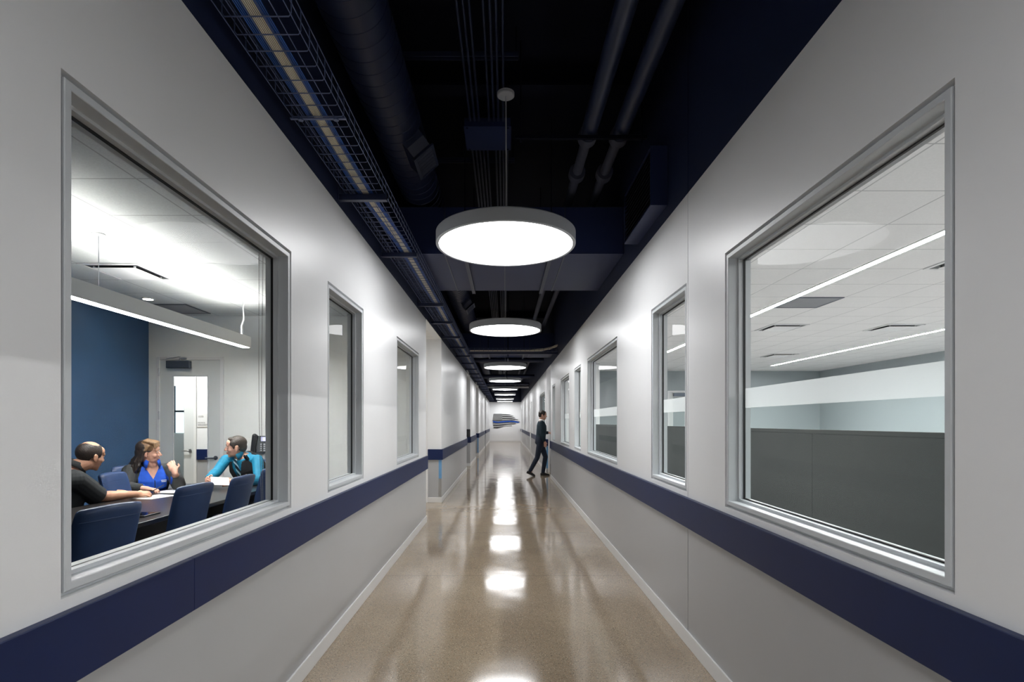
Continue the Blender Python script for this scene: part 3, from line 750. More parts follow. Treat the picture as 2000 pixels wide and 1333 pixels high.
# insulated pipes
for x, lab in ((.70, 'fat insulated pipe overhead, the one nearer the middle of the corridor'), (.965, 'fat insulated pipe overhead, the one nearer the office wall')):
    p = thing('insulated_pipe', lab, 'pipe', (x, 20, EYE+2.42))
    z = EYE+2.42
    MB().tube([(x, .3, z), (x, 4.55, z)], .066, 20).build('insulation', NAVYM, p, smooth=50)
    MB().tube([(x, 4.55, z), (x, 40.8, z)], .045, 20).build('bare_run', PIPEINS, p, smooth=50)
    for y in (4.5, 5.18, 9.3, 14.6, 20.4): MB().tube([(x, y, z), (x, y+.10, z)], .078, 20).build('collar', PIPEINS, p, smooth=40)
tr = thing('trapeze_hanger', 'slotted trapeze hanger carrying the two fat insulated pipes', 'pipe hanger', (.7, 4.4, EYE+2.32))
m_ = MB(); m_.box(.08, 1.16, 4.385, 4.415, EYE+2.318, EYE+2.345)
for i in range(12): m_.box(.16+i*.085, .2+i*.085, 4.378, 4.381, EYE+2.325, EYE+2.338)
m_.build('strut', NAVYD, tr)
for x in (.13, 1.12): MB().tube([(x, 4.4, EYE+2.29), (x, 4.4, DECK)], .007, 8).build('threaded_rod', NAVYD, tr)
# boxed grille on the office-side wall
bx = thing('wall_supply_grille', 'boxed navy air supply with side louvres high above the office windows', 'air supply box', (1.165, 4.5, EYE+1.64))
m_ = MB(); z0, z1, y0, y1 = EYE+1.64, EYE+2.09, 4.06, 4.955; x0, x1 = 1.10, XR-.002
m_.box(x0, x1, y0, y1, z0, z0+.012); m_.box(x0, x1, y0, y1, z1-.012, z1); m_.box(x0, x1, y0, y0+.012, z0+.012, z1-.012); m_.box(x0, x1, y1-.012, y1, z0+.012, z1-.012); m_.box(x1-.01, x1, y0+.012, y1-.012, z0+.012, z1-.012)
m_.build('housing', DUCTM, bx)
m_ = MB()
for i in range(12): m_.obox((x0+.02, (y0+y1)/2, z0+.04+i*.035), Vector((1, 0, .6)).normalized(), (0, 1, 0), Vector((-.6, 0, 1)).normalized(), .02, (y1-y0)/2-.013, .0015)
m_.build('louvre', NAVYD, bx)
# sprinkler heads and far crossing pipes
def sprinkler(x, y, z, label):
    t = thing('sprinkler_head', label, 'sprinkler', (x, y, z))
    MB().tube([(0, 0, .03), (0, 0, DECK-z)], .011, 10).build('drop_pipe', NAVYD, t, local=True, smooth=50)
    MB().lathe([(.001, .0), (.022, .0), (.022, .003), (.008, .006), (.008, .03), (.014, .034), (.014, .05), (.001, .05)], (0, 0, 0), 20).build('head', STEEL, t, local=True, smooth=40)
sprinkler(.075, 13.35-.5, 2.965, 'sprinkler head hanging before the third pendant')
sprinkler(.07, 18.6, 2.96, 'sprinkler head hanging before the fourth pendant')
for y, z, r, m, lab in ((17.0, 3.46, .07, NAVYM, 'dark pipe crossing the corridor between third and fourth pendants'), (22.4, 3.4, .09, NAVYM, 'dark pipe crossing the corridor between fourth and fifth pendants'),
                        (27.6, 3.30, .055, CORD, 'pale grey pipe crossing the corridor between fifth and sixth pendants'), (27.0, 3.42, .06, NAVYM, 'dark pipe just above the pale crossing pipe')):
    tag(MB().tube([(XL+.002, y, z), (XR-.002, y, z)], r, 16).build('crossing_pipe', m, smooth=50), lab, 'pipe')

# ------------------------------------------------------------------ flag on the far wall
FY = YE-.004
fl = thing('wall_flag', 'tattered black and grey striped flag with one blue stripe on the far white wall', 'flag', (.05, FY, 1.7))
BLK = mat('flag_black', (.012, .012, .014), .6, noise=.1, nscale=20); GRY = mat('flag_grey', (.36, .36, .36), .55, noise=.12, nscale=30); BLU = mat('flag_blue', (.006, .075, .42), .5, noise=.1, nscale=20); STARM = mat('flag_white', (.8, .8, .8), .5, noise=0)
def fp(u, v, d):
    """flag pixel grid (1500-wide close-up of the wall) to the wall"""
    px = 940+u/16.667; py = 780+v/16.667
    return Vector(((px-VPX)*YE/F, FY-d, EYE-(py-VPY)*YE/F))
def stripe(name, m, top, bot, d0, d1):
    MB().prism(top+bot[::-1], fp, d0, d1).build(name, m, fl)
stripe('canton', BLK, [(395, 482), (440, 478), (520, 484), (600, 478), (685, 482)], [(372, 700), (450, 700), (540, 704), (620, 700), (685, 696)], .0, .035)
# ragged left edge of the canton
stripe('stripe', BLK, [(685, 490), (800, 492), (900, 502), (955, 508)], [(685, 516), (800, 520), (900, 520), (960, 514)], 0, .03)
stripe('stripe', GRY, [(685, 516), (800, 520), (930, 518), (995, 524)], [(685, 552), (800, 556), (930, 560), (1060, 556)], 0, .025)
stripe('stripe', BLK, [(685, 552), (820, 556), (960, 564), (1075, 590)], [(685, 584), (820, 588), (980, 590), (1090, 606)], 0, .03)
stripe('stripe', GRY, [(685, 584), (820, 588), (980, 590), (1100, 606)], [(685, 620), (820, 622), (980, 628), (1120, 626)], 0, .025)
stripe('stripe', BLK, [(685, 618), (820, 622), (990, 628), (1200, 668)], [(685, 652), (820, 654), (1000, 660), (1195, 682)], 0, .03)
stripe('stripe', GRY, [(685, 652), (800, 654), (900, 656), (1100, 668)], [(685, 690), (800, 686), (900, 688), (1085, 692)], 0, .025)
stripe('stripe', BLK, [(372, 688), (560, 704), (700, 690), (1000, 686), (1262, 738)], [(372, 706), (560, 722), (700, 712), (1000, 712), (1250, 748)], 0, .036)
b_ = MB().prism([(366, 702), (460, 728), (560, 738), (680, 722), (900, 708), (1040, 712), (1180, 734), (1238, 750), (1215, 772), (1100, 758), (950, 742), (800, 752), (600, 768), (480, 768), (400, 758)], fp, 0, .045).build('stripe', BLU, fl); b_['label'] = 'bright blue stripe'
stripe('stripe', BLK, [(372, 762), (480, 770), (600, 770), (800, 754), (960, 744), (1210, 774)], [(378, 786), (480, 796), (600, 792), (800, 778), (960, 764), (1130, 774)], 0, .03)
stripe('stripe', GRY, [(385, 790), (500, 796), (700, 788), (900, 770), (1120, 772)], [(385, 832), (500, 838), (700, 822), (900, 806), (1115, 796)], 0, .025)
stripe('stripe', BLK, [(385, 836), (500, 840), (700, 822), (900, 806), (1130, 792)], [(395, 870), (500, 872), (700, 856), (880, 828), (1110, 812)], 0, .03)
stripe('stripe', GRY, [(395, 870), (500, 872), (700, 858), (800, 856), (990, 852)], [(400, 916), (500, 916), (640, 906), (800, 884), (1000, 880)], 0, .025)
stripe('stripe', BLK, [(400, 916), (500, 914), (640, 902), (720, 892)], [(402, 944), (520, 950), (600, 930), (720, 898)], 0, .03)
def star(c, r):
    return [(c[0]+(r if i % 2 == 0 else r*.42)*math.sin(PI*i/5), c[1]-(r if i % 2 == 0 else r*.42)*math.cos(PI*i/5)) for i in range(10)]
m_ = MB()
for i in range(9):
    n = 6 if i % 2 == 0 else 5
    for j in range(n):
        cx = 400+(j+(0 if n == 6 else .5))*54; cy = 497+i*23.5
        if cx < 675: m_.prism(star((cx, cy), 15), fp, .035, .042)
m_.build('stars', STARM, fl)

# ------------------------------------------------------------------ meeting room: lights and fittings
t = thing('linear_pendant_light', 'long white linear pendant light hung over the meeting table', 'pendant light', (-3.34, 4.9, 2.46))
PX0, PX1, PY0, PY1, PZ0, PZ1 = -3.40, -3.28, 3.2, 6.95, 2.46, 2.60
m_ = MB(); m_.box(PX0, PX0+.012, PY0, PY1, PZ0, PZ1); m_.box(PX1-.012, PX1, PY0, PY1, PZ0, PZ1); m_.box(PX0+.012, PX1-.012, PY0, PY0+.012, PZ0, PZ1); m_.box(PX0+.012, PX1-.012, PY1-.012, PY1, PZ0, PZ1); m_.box(PX0+.012, PX1-.012, PY0+.012, PY1-.012, PZ0+.04, PZ1-.04)
m_.build('housing', PEND, t)
MB().box(PX0+.013, PX1-.013, PY0+.013, PY1-.013, PZ0+.001, PZ0+.01).build('diffuser', CEMD, t)
MB().box(PX0+.013, PX1-.013, PY0+.013, PY1-.013, PZ1-.03, PZ1-.02).build('uplight', CEMU, t)
for y in (4.42, 6.86): MB().tube([(-3.34, y, PZ1), (-3.34, y, CZ)], .003, 6).build('suspension_wire', STEEL, t)
MB().tube([(-3.33, 6.80, PZ1), (-3.335, 6.805, 2.72), (-3.30, 6.80, 2.80), (-3.315, 6.81, 2.95), (-3.28, 6.80, CZ)], .009, 8).build('power_cord', PEND, t, smooth=60)
MB().lathe([(.001, CZ), (.05, CZ), (.05, CZ-.012), (.001, CZ-.016)], (-3.34, 4.42, 0), 24).build('canopy', PEND, t, smooth=40)
diffuser(-3.87, 5.53, CZ, 'square ceiling diffuser in the meeting room above the linear pendant')
grille(-4.485, 7.35, CZ, 'grey return air grille in the meeting room ceiling by the door wall')
for x, y, lab in ((-4.48, 6.75, 'small warm recessed downlight in the meeting room ceiling, over the man in teal'), (-2.20, 6.75, 'added warm downlight brightening the meeting room corner beside the corridor'), (-4.48, 3.1, 'added warm downlight over the near end of the accent wall')):  # first is a real fitting; the other two are added to brighten the room
    t = thing('recessed_downlight', lab, 'ceiling light', (x, y, CZ))
    MB().lathe([(.055, CZ-.001), (.075, CZ-.001), (.075, CZ-.007), (.055, CZ-.01)], (x, y, 0), 32, closed=True).build('trim_ring', TRIM, t, smooth=40)
    MB().lathe([(.001, CZ-.002), (.054, CZ-.002), (.054, CZ-.006), (.001, CZ-.006)], (x, y, 0), 32).build('lens', SPOT, t)
# roller blind chain at the far jamb of the big window
ch = thing('blind_chain', 'beaded blind chain hanging in a loop beside the big meeting room window jamb', 'blind chain', (-1.36, 2.93, 1.0))
m_ = MB()
for dy, dx in ((0, 0), (.0, .024)):
    z = 1.03
    while z < 2.62:
        s_ = (z-1.03)/1.6
        m_.ell((-1.360-dx*(.35+.65*s_)*(-1)+.006*math.sin(z*3)-.022*s_, 3.005+dy, z), (.0026, .0026, .0030), n=6); z += .0075
m_.build('bead_string', mat('steel_bead', (.30, .29, .27), .35, metal=.6, noise=0), ch)
MB().tube([(-1.37, 3.005, 2.6), (-1.37, 3.03, 2.6)], .03, 16).build('clutch', TRIM, ch)
# wall phone and switch
ph = thing('wall_phone', 'black desk phone with lit screen mounted on the meeting room far wall', 'phone', (-3.5, CY1, 1.15))
R_ = Matrix.Rotation(math.radians(-12), 3, 'X')
m_ = MB(); m_.box(-3.63, -3.36, CY1-.085, CY1-.001, 1.06, 1.30); m_.build('body', mat('grey_phone_plastic', (.09, .10, .11), .4, noise=0), ph, bevel=.01)
m_ = MB()
hx = -3.60
m_.cap((hx-.02, CY1-.125, 1.085), (hx+.005, CY1-.125, 1.30), .034, .034, 16); m_.cap((hx-.02, CY1-.105, 1.09), (hx-.02, CY1-.10, 1.10), .036, .036); m_.cap((hx+.005, CY1-.105, 1.28), (hx+.005, CY1-.10, 1.29), .036, .036)
m_.build('handset', BLACKP, ph, smooth=50)
m_ = MB().box(-3.52, -3.385, CY1-.089, CY1-.085, 1.225, 1.285).build('screen', emit('phone_screen', (.22, .26, .85), .7), ph)
m_ = MB()
for i in range(4):
    for j in range(3): m_.box(-3.53+j*.045, -3.505+j*.045, CY1-.089, CY1-.085, 1.08+i*.03, 1.10+i*.03)
m_.build('keypad', mat('pale_keys', (.5, .52, .54), .4, noise=0), ph)
pts = [(-3.61+.01*math.sin(i*1.9), CY1-.10+.01*math.cos(i*1.9), 1.06-.012*i) for i in range(26)]
MB().tube(pts, .004, 6).build('coiled_cord', BLACKP, ph, smooth=60)
sw = thing('light_switch', 'white light switch plate on the far wall behind the man in teal', 'light switch', (-3.73, CY1, 1.2))
MB().box(-3.765, -3.695, CY1-.007, CY1-.001, 1.14, 1.26).build('plate', PAPER, sw, bevel=.003)
MB().box(-3.748, -3.712, CY1-.011, CY1-.007, 1.165, 1.235).build('rocker', PAPER, sw, bevel=.002)

# ------------------------------------------------------------------ meeting table and things on it
TBZ = .75
tb = thing('meeting_table', 'long dark wood meeting table with rounded ends', 'table', (-3.23, 4.6, 0))
def outline(x0, x1, y0, y1, r, n=10):
    o = []
    for cx, cy, a0 in ((x1-r, y1-r, 0), (x0+r, y1-r, 90), (x0+r, y0+r, 180), (x1-r, y0+r, 270)):
        for i in range(n+1):
            a = math.radians(a0+90*i/n); o.append((cx+r*math.cos(a), cy+r*math.sin(a)))
    return o
m_ = MB().prism(outline(-3.78, -2.71, 2.5, 6.72, .18), lambda u, v, d: Vector((u, v, d)), TBZ-.035, TBZ)
m_.build('tabletop', TABLE, tb, bevel=.004)
for y in (3.2, 5.9): MB().box(-3.45, -3.05, y-.03, y+.03, .03, TBZ-.036).build('leg_panel', TABLE, tb); MB().box(-3.52, -2.98, y-.06, y+.06, 0, .03).build('foot', TABLE, tb)
MB().box(-3.26, -3.22, 3.23, 5.87, .4, TBZ-.036).build('modesty_panel', TABLE, tb)
def sheet(name, c, w_, h_, rz, label, cat='paper', z=TBZ, m=PAPER, th=.0012, tilt=None):
    o = bpy.data.objects
    mb = MB()
    ax = Vector((math.cos(rz), math.sin(rz), 0)); ay = Vector((-math.sin(rz), math.cos(rz), 0)); az = Vector((0, 0, 1))
    mb.obox((c[0], c[1], z+th), ax, ay, az, w_/2, h_/2, th, 0)
    return tag(mb.build(name, m), label, cat)
sheet('paper_sheet', (-3.60, 5.83), .24, .32, -.1, 'white paper sheet on the table before the woman in blue')
sheet('paper_sheet', (-3.50, 5.38), .24, .31, -.25, 'white paper sheet under the hand of the man in the black polo')
tbm = thing('tablet', 'thin black tablet lying at the near edge of the table', 'tablet', (-2.93, 4.32, TBZ))
MB().box(-3.03, -2.83, 4.22, 4.42, TBZ+.0005, TBZ+.012).build('case', BLACKP, tbm, bevel=.003)
MB().box(-3.018, -2.842, 4.232, 4.408, TBZ+.0121, TBZ+.0128).build('screen', mat('dark_screen_glass', (.006, .007, .009), .08, noise=0), tbm)

# ------------------------------------------------------------------ chairs
def make_chair(label, group):
    t = thing('conference_chair', label, 'chair', (0, 0, 0), group=group)
    # upholstered back: lofted sections, leaning back, slightly wrapped
    rings = []; N_ = 12
    prof = [(.40, .175, .018), (.42, .19, .028), (.50, .20, .034), (.62, .208, .036), (.78, .212, .034), (.90, .212, .034), (.955, .210, .038), (.985, .205, .036), (1.0, .196, .024), (1.004, .18, .010)]
    def yc(z): return -.215-.20*(z-.45)-.06*(z-.45)**2
    for z, hw, th in prof:
        r = []
        for i in range(N_+1):
            u = -1+2*i/N_; e = (1-abs(u)**6)**.5 if abs(u) < 1 else 0
            r.append(Vector((u*hw, yc(z)+.035*u*u+th*max(e, .25), z-.012*u*u*(1 if z > .9 else 0))))
        for i in range(N_, -1, -1):
            u = -1+2*i/N_; e = (1-abs(u)**6)**.5 if abs(u) < 1 else 0
            r.append(Vector((u*hw, yc(z)+.035*u*u-th*max(e, .25), z-.012*u*u*(1 if z > .9 else 0))))
        rings.append(r)
    b = MB().loft(rings).build('backrest', CHAIRF, t, local=True, smooth=60)
    for sg_ in (-1, 1):
        pts = []
        for i in range(N_+1):
            u = -.94+1.88*i/N_; e = (1-abs(u)**6)**.5
            pts.append((u*.212, yc(.925)+.035*u*u+sg_*(.0345*max(e, .3)+.001), .922-.008*u*u))
        MB().tube(pts, .0022, 6).build('stitched_seam', CHAIRF, b, local=True, smooth=60)
    rings = []
    for z, w_, d in ((.415, .19, .19), (.425, .225, .225), (.46, .235, .235), (.485, .23, .23), (.497, .20, .20)):
        rings.append([Vector((math.copysign(abs(math.cos(a))**.5, math.cos(a))*w_, .03+math.copysign(abs(math.sin(a))**.5, math.sin(a))*d, z)) for a in [2*PI*i/32 for i in range(32)]])
    MB().loft(rings).build('seat', CHAIRF, t, local=True, smooth=50)
    m_ = MB(); m_.box(-.025, .025, -.25, .02, .385, .405); m_.obox((0, -.235, .50), (1, 0, 0), Vector((0, 1, -.22)).normalized(), Vector((0, -.2, 1)).normalized(), .025, .006, .12)
    m_.build('back_support', DARKM, t, local=True)
    m_ = MB(); m_.tube([(0, 0, .09), (0, 0, .42)], .028, 16); m_.tube([(0, 0, .06), (0, 0, .14)], .042, 16); m_.build('column', DARKM, t, local=True, smooth=40)
    for i in range(5):
        a = 2*PI*i/5+.3; d = Vector((math.cos(a), math.sin(a), 0)); s_ = Vector((-d.y, d.x, 0))
        def q(r, z, w_, h_): c = d*r+Vector((0, 0, z)); return [c-s_*w_-Vector((0, 0, h_)), c+s_*w_-Vector((0, 0, h_)), c+s_*w_+Vector((0, 0, h_)), c-s_*w_+Vector((0, 0, h_))]
        lg = MB().loft([q(.03, .105, .028, .02), q(.16, .092, .022, .014), q(.30, .078, .016, .010)]).build('leg', DARKM, t, local=True)
        c = d*.285
        MB().tube([(c.x-s_.x*.022, c.y-s_.y*.022, .03), (c.x+s_.x*.022, c.y+s_.y*.022, .03)], .03, 14).build('caster', BLACKP, lg, local=True, smooth=40)
    return t
def chair_at(bx_, by_, ang, label, first=None):
    """(bx, by) is where the top edge of the back should stand; ang the heading of the sitter"""
    f = Vector((-math.sin(ang), math.cos(ang))); off = -.325
    loc = (bx_-f.x*off, by_-f.y*off, 0)
    return loc
chairs = [(-2.385, 3.275, 76, 'navy conference chair with its back to the window, nearest the camera'),
          (-2.500, 4.376, 82, 'navy conference chair with its back to the window, second from the camera'),
          (-2.455, 5.08, 90, 'navy conference chair with its back to the window, in front of the man in teal'),
          (-2.590, 5.98, 92, 'navy conference chair at the far end of the window row, beside the blind chain'),
          (-3.905, 5.33, -84, 'empty navy conference chair facing the window, before the blue accent wall'),
          (-4.30, 4.66, -55, 'navy conference chair under the man in the black polo'),
          (-4.36, 6.26, -118, 'navy conference chair under the woman in the blue fleece'),
          (-3.12, 7.30, 180, 'navy conference chair under the man in teal, against the far wall')]
c0 = make_chair(chairs[0][3], 'navy conference chairs around the table')
for i, (x, y, a, l) in enumerate(chairs):
    loc = chair_at(x, y, math.radians(a), l)
    if i == 0: c0.location = loc; c0.rotation_euler = (0, 0, math.radians(a))
    else: dup(c0, loc, math.radians(a), l)

# ------------------------------------------------------------------ people
def fuse(mb, name, mats, parent, voxel=.006, smooth=4, factor=.5, paint=None, cut=None):
    """one continuous surface from overlapping limbs"""
    off = world_loc(parent)
    me = bpy.data.meshes.new(name); me.from_pydata([tuple(Vector(p)-off) for p in mb.v], [], mb.f)
    bm = bmesh.new(); bm.from_mesh(me); bmesh.ops.recalc_face_normals(bm, faces=bm.faces); bm.to_mesh(me); bm.free()
    o = bpy.data.objects.new(name, me); COL.objects.link(o)
    r = o.modifiers.new('r', 'REMESH'); r.mode = 'VOXEL'; r.voxel_size = voxel
    q = o.modifiers.new('s', 'SMOOTH'); q.factor = factor; q.iterations = smooth
    bpy.context.view_layer.update()
    m2 = bpy.data.meshes.new_from_object(o.evaluated_get(bpy.context.evaluated_depsgraph_get()))
    bpy.data.objects.remove(o); bpy.data.meshes.remove(me); m2.name = name
    m2.materials.clear()
    if cut:
        bm = bmesh.new(); bm.from_mesh(m2)
        bmesh.ops.delete(bm, geom=[q_ for q_ in bm.faces if cut(q_.calc_center_median()+off)], context='FACES'); bm.to_mesh(m2); bm.free()
    mats = mats if isinstance(mats, (list, tuple)) else [mats]
    for k_ in mats: m2.materials.append(k_)
    if paint:
        for p in m2.polygons: p.material_index = paint(Vector(p.center)+off)
    else:
        for p in m2.polygons: p.material_index = 0
    m2.polygons.foreach_set('use_smooth', [True]*len(m2.polygons)); m2.update()
    o = bpy.data.objects.new(name, m2); COL.objects.link(o); o.parent = parent; return o
def basis(f, up=(0, 0, 1)):
    f = Vector(f).normalized(); r = f.cross(Vector(up)).normalized(); u = r.cross(f).normalized()
    return Matrix((r, f, u)).transposed()
class Head:
    def __init__(s, c, f, up=(0, 0, 1), k=1.0, jaw=1.0):
        s.c = Vector(c); s.R = basis(f, up); s.k = k; s.jaw = jaw
    def p(s, x, y, z): return s.c+s.R @ (Vector((x, y, z))*s.k)
    def loc(s, P): return (s.R.transposed() @ (P-s.c))/s.k
    def ell(s, mb, c, r, n=16): mb.ell(s.p(*c), [a*s.k for a in r], s.R, n)
    def sculpt(s, mb, ears=True):
        E = lambda c, r, n=16: s.ell(mb, c, r, n); j = s.jaw
        E((0, -.014, .036), (.076, .096, .084), 20); E((0, .028, -.022), (.061*j, .066, .085)); E((0, .034, -.072), (.051*j, .052, .042))
        E((0, .070, -.100), (.022, .018, .018)); E((0, .062, .045), (.055, .035, .045))
        mb.cap(s.p(0, .090, .012), s.p(0, .112, -.026), .0085*s.k, .0125*s.k, 10)
        for i in (-1, 1):
            E((i*.012, .101, -.032), (.009, .010, .008), 10); E((i*.028, .083, .026), (.025, .012, .009), 12)
            E((i*.040, .062, -.028), (.024, .022, .024), 12); E((i*.030, .080, .006), (.015, .010, .009), 12)
            if ears:
                E((i*.079, -.006, -.008), (.008, .020, .032), 12); E((i*.081, -.013, .010), (.008, .014, .016), 10); E((i*.077, .000, -.034), (.007, .010, .010), 10)
        E((0, .094, -.057), (.022, .009, .0065), 12); E((0, .092, -.068), (.019, .009, .007), 12)
    def paint(s, smile=False):
        def fn(P):
            q = s.loc(P)
            if smile and abs(q.x) < .022 and q.y > .085 and abs(q.z+.0625) < .0042: return 2
            if q.y > .086 and abs(q.x) < .026 and abs(q.z+.0625) < .0125*(1-.55*(q.x/.026)**2): return 1
            return 0
        return fn
    def features(s, parent, browmat):
        for i in (-1, 1):
            m_ = MB(); m_.ell(s.p(i*.030, .0815, .008), [.0105*s.k, .0105*s.k, .0078*s.k], s.R, 14, 0); m_.ell(s.p(i*.030, .0888, .008), [.0056*s.k, .0042*s.k, .0056*s.k], s.R, 10, 1)
            m_.build('eye', [EYEW, EYED], parent, smooth=60)
            m_ = MB(); m_.tube([s.p(i*.012, .097, .028), s.p(i*.030, .0965, .034), s.p(i*.047, .083, .030)], [.0032*s.k, .004*s.k, .002*s.k], 8)
            m_.build('eyebrow', browmat, parent, smooth=60)
def shell(hd, mask, c, r, t, name, m, parent, n=44, rough=.004, seed=1):
    """hair: the part of a shell round the skull where mask says so"""
    rnd = random.Random(seed); vs = []; fs = []; h = n//2
    pts = []
    for i in range(h+1):
        th = PI*i/h
        for j in range(n):
            ph = 2*PI*j/n; st = max(math.sin(th), .02)
            e = t+rnd.uniform(-rough, rough)
            pts.append(Vector((c[0]+(r[0]+e)*st*math.cos(ph), c[1]+(r[1]+e)*st*math.sin(ph), c[2]+(r[2]+e)*math.cos(th))))
    keep = []
    for i in range(h):
        for j in range(n):
            f = (i*n+j, (i+1)*n+j, (i+1)*n+(j+1) % n, i*n+(j+1) % n)
            if mask(sum((pts[a] for a in f), Vector())/4): keep.append(f)
    used = sorted({a for f in keep for a in f}); ix = {a: k_ for k_, a in enumerate(used)}
    mb = MB(); mb.add([hd.p(*pts[a]) for a in used], [tuple(ix[a] for a in f) for f in keep])
    o = mb.build(name, m, parent, smooth=80)
    so = o.modifiers.new('t', 'SOLIDIFY'); so.thickness = .016*hd.k; so.offset = -1
    return o
def hand(mb, wr, d, n, sgn, curl=.5, k=1.0, thumb=.6, spread=1.0):
    """palm, four unequal fingers and a thumb; d = pointing way, n = out of the palm, thumb on the sgn side"""
    wr = Vector(wr); d = Vector(d).normalized(); n = Vector(n); n = (n-d*n.dot(d)).normalized(); s_ = d.cross(n)*sgn
    R = Matrix((s_, d, n)).transposed()
    mb.ell(wr+d*.048*k, (.041*k, .052*k, .016*k), R, 14); mb.ell(wr+d*.02*k+s_*.018*k+n*.006*k, (.020*k, .032*k, .016*k), R, 12)
    mb.cap(wr-d*.02*k, wr+d*.03*k, .027*k, .026*k, 12)
    for i, (L_, off) in enumerate(((.070, .030), (.079, .0105), (.073, -.0095), (.057, -.029))):
        p = wr+d*(.090-.004*abs(i-1))*k+s_*off*k; a = curl*(.35+.06*i); dd = (d+s_*(off*2.2*spread)).normalized()
        for q, (fr, r0, r1) in enumerate(((.46, .0092, .0086), (.31, .0086, .0079), (.23, .0079, .0070))):
            ca, sa = math.cos(a), math.sin(a); v = dd*ca+n*sa
            p2 = p+v*L_*fr*k; mb.cap(p, p2, r0*k, r1*k, 10); p = p2; a += curl*(.75 if q == 0 else .6)
    p = wr+d*.030*k+s_*.034*k+n*.006*k; v = (d*.62+s_*.66+n*.35).normalized()
    p2 = p+v*.036*k; mb.cap(p-v*.012*k, p2, .0125*k, .0108*k, 10)
    v = (d*.85+s_*(.35-.5*thumb)+n*(.25+.3*thumb)).normalized(); mb.cap(p2, p2+v*.030*k, .0106*k, .0088*k, 10)
def torso(mb, P, S, rv, k, prof, grow=0.0, n=24):
    P = Vector(P); S = Vector(S); u = (S-P); L_ = u.length; u.normalize(); rv = Vector(rv); f = u.cross(rv).normalized(); rr = f.cross(u).normalized()
    rings = []
    for t_, w_, dp, off in prof:
        c = P+u*L_*t_+f*off*k; r = []
        for i in range(n):
            a = 2*PI*i/n; ca, sa = math.cos(a), math.sin(a)
            r.append(c+rr*math.copysign(abs(ca)**.85, ca)*(w_*k+grow)+f*math.copysign(abs(sa)**.9, sa)*(dp*k+grow))
        rings.append(r)
    mb.loft(rings); return f, rr, u
MALE = [(-.18, .11, .08, 0), (-.10, .165, .120, 0), (.08, .172, .125, .005), (.32, .162, .122, .012), (.60, .178, .126, .016), (.82, .186, .118, .010), (.95, .170, .092, 0), (1.04, .118, .070, -.004), (1.11, .066, .056, -.004), (1.16, .050, .046, 0)]
HEAVY = [(-.18, .12, .09, 0), (-.10, .185, .15, .01), (.08, .20, .165, .03), (.32, .195, .165, .04), (.60, .195, .15, .025), (.82, .20, .13, .012), (.95, .182, .10, 0), (1.04, .125, .076, -.004), (1.11, .070, .060, -.004), (1.16, .052, .048, 0)]
FEM = [(-.18, .12, .09, 0), (-.10, .175, .13, 0), (.08, .175, .13, .01), (.32, .155, .122, .016), (.60, .165, .135, .03), (.80, .168, .118, .018), (.95, .150, .086, 0), (1.04, .105, .064, -.004), (1.11, .060, .052, -.004), (1.16, .046, .043, 0)]
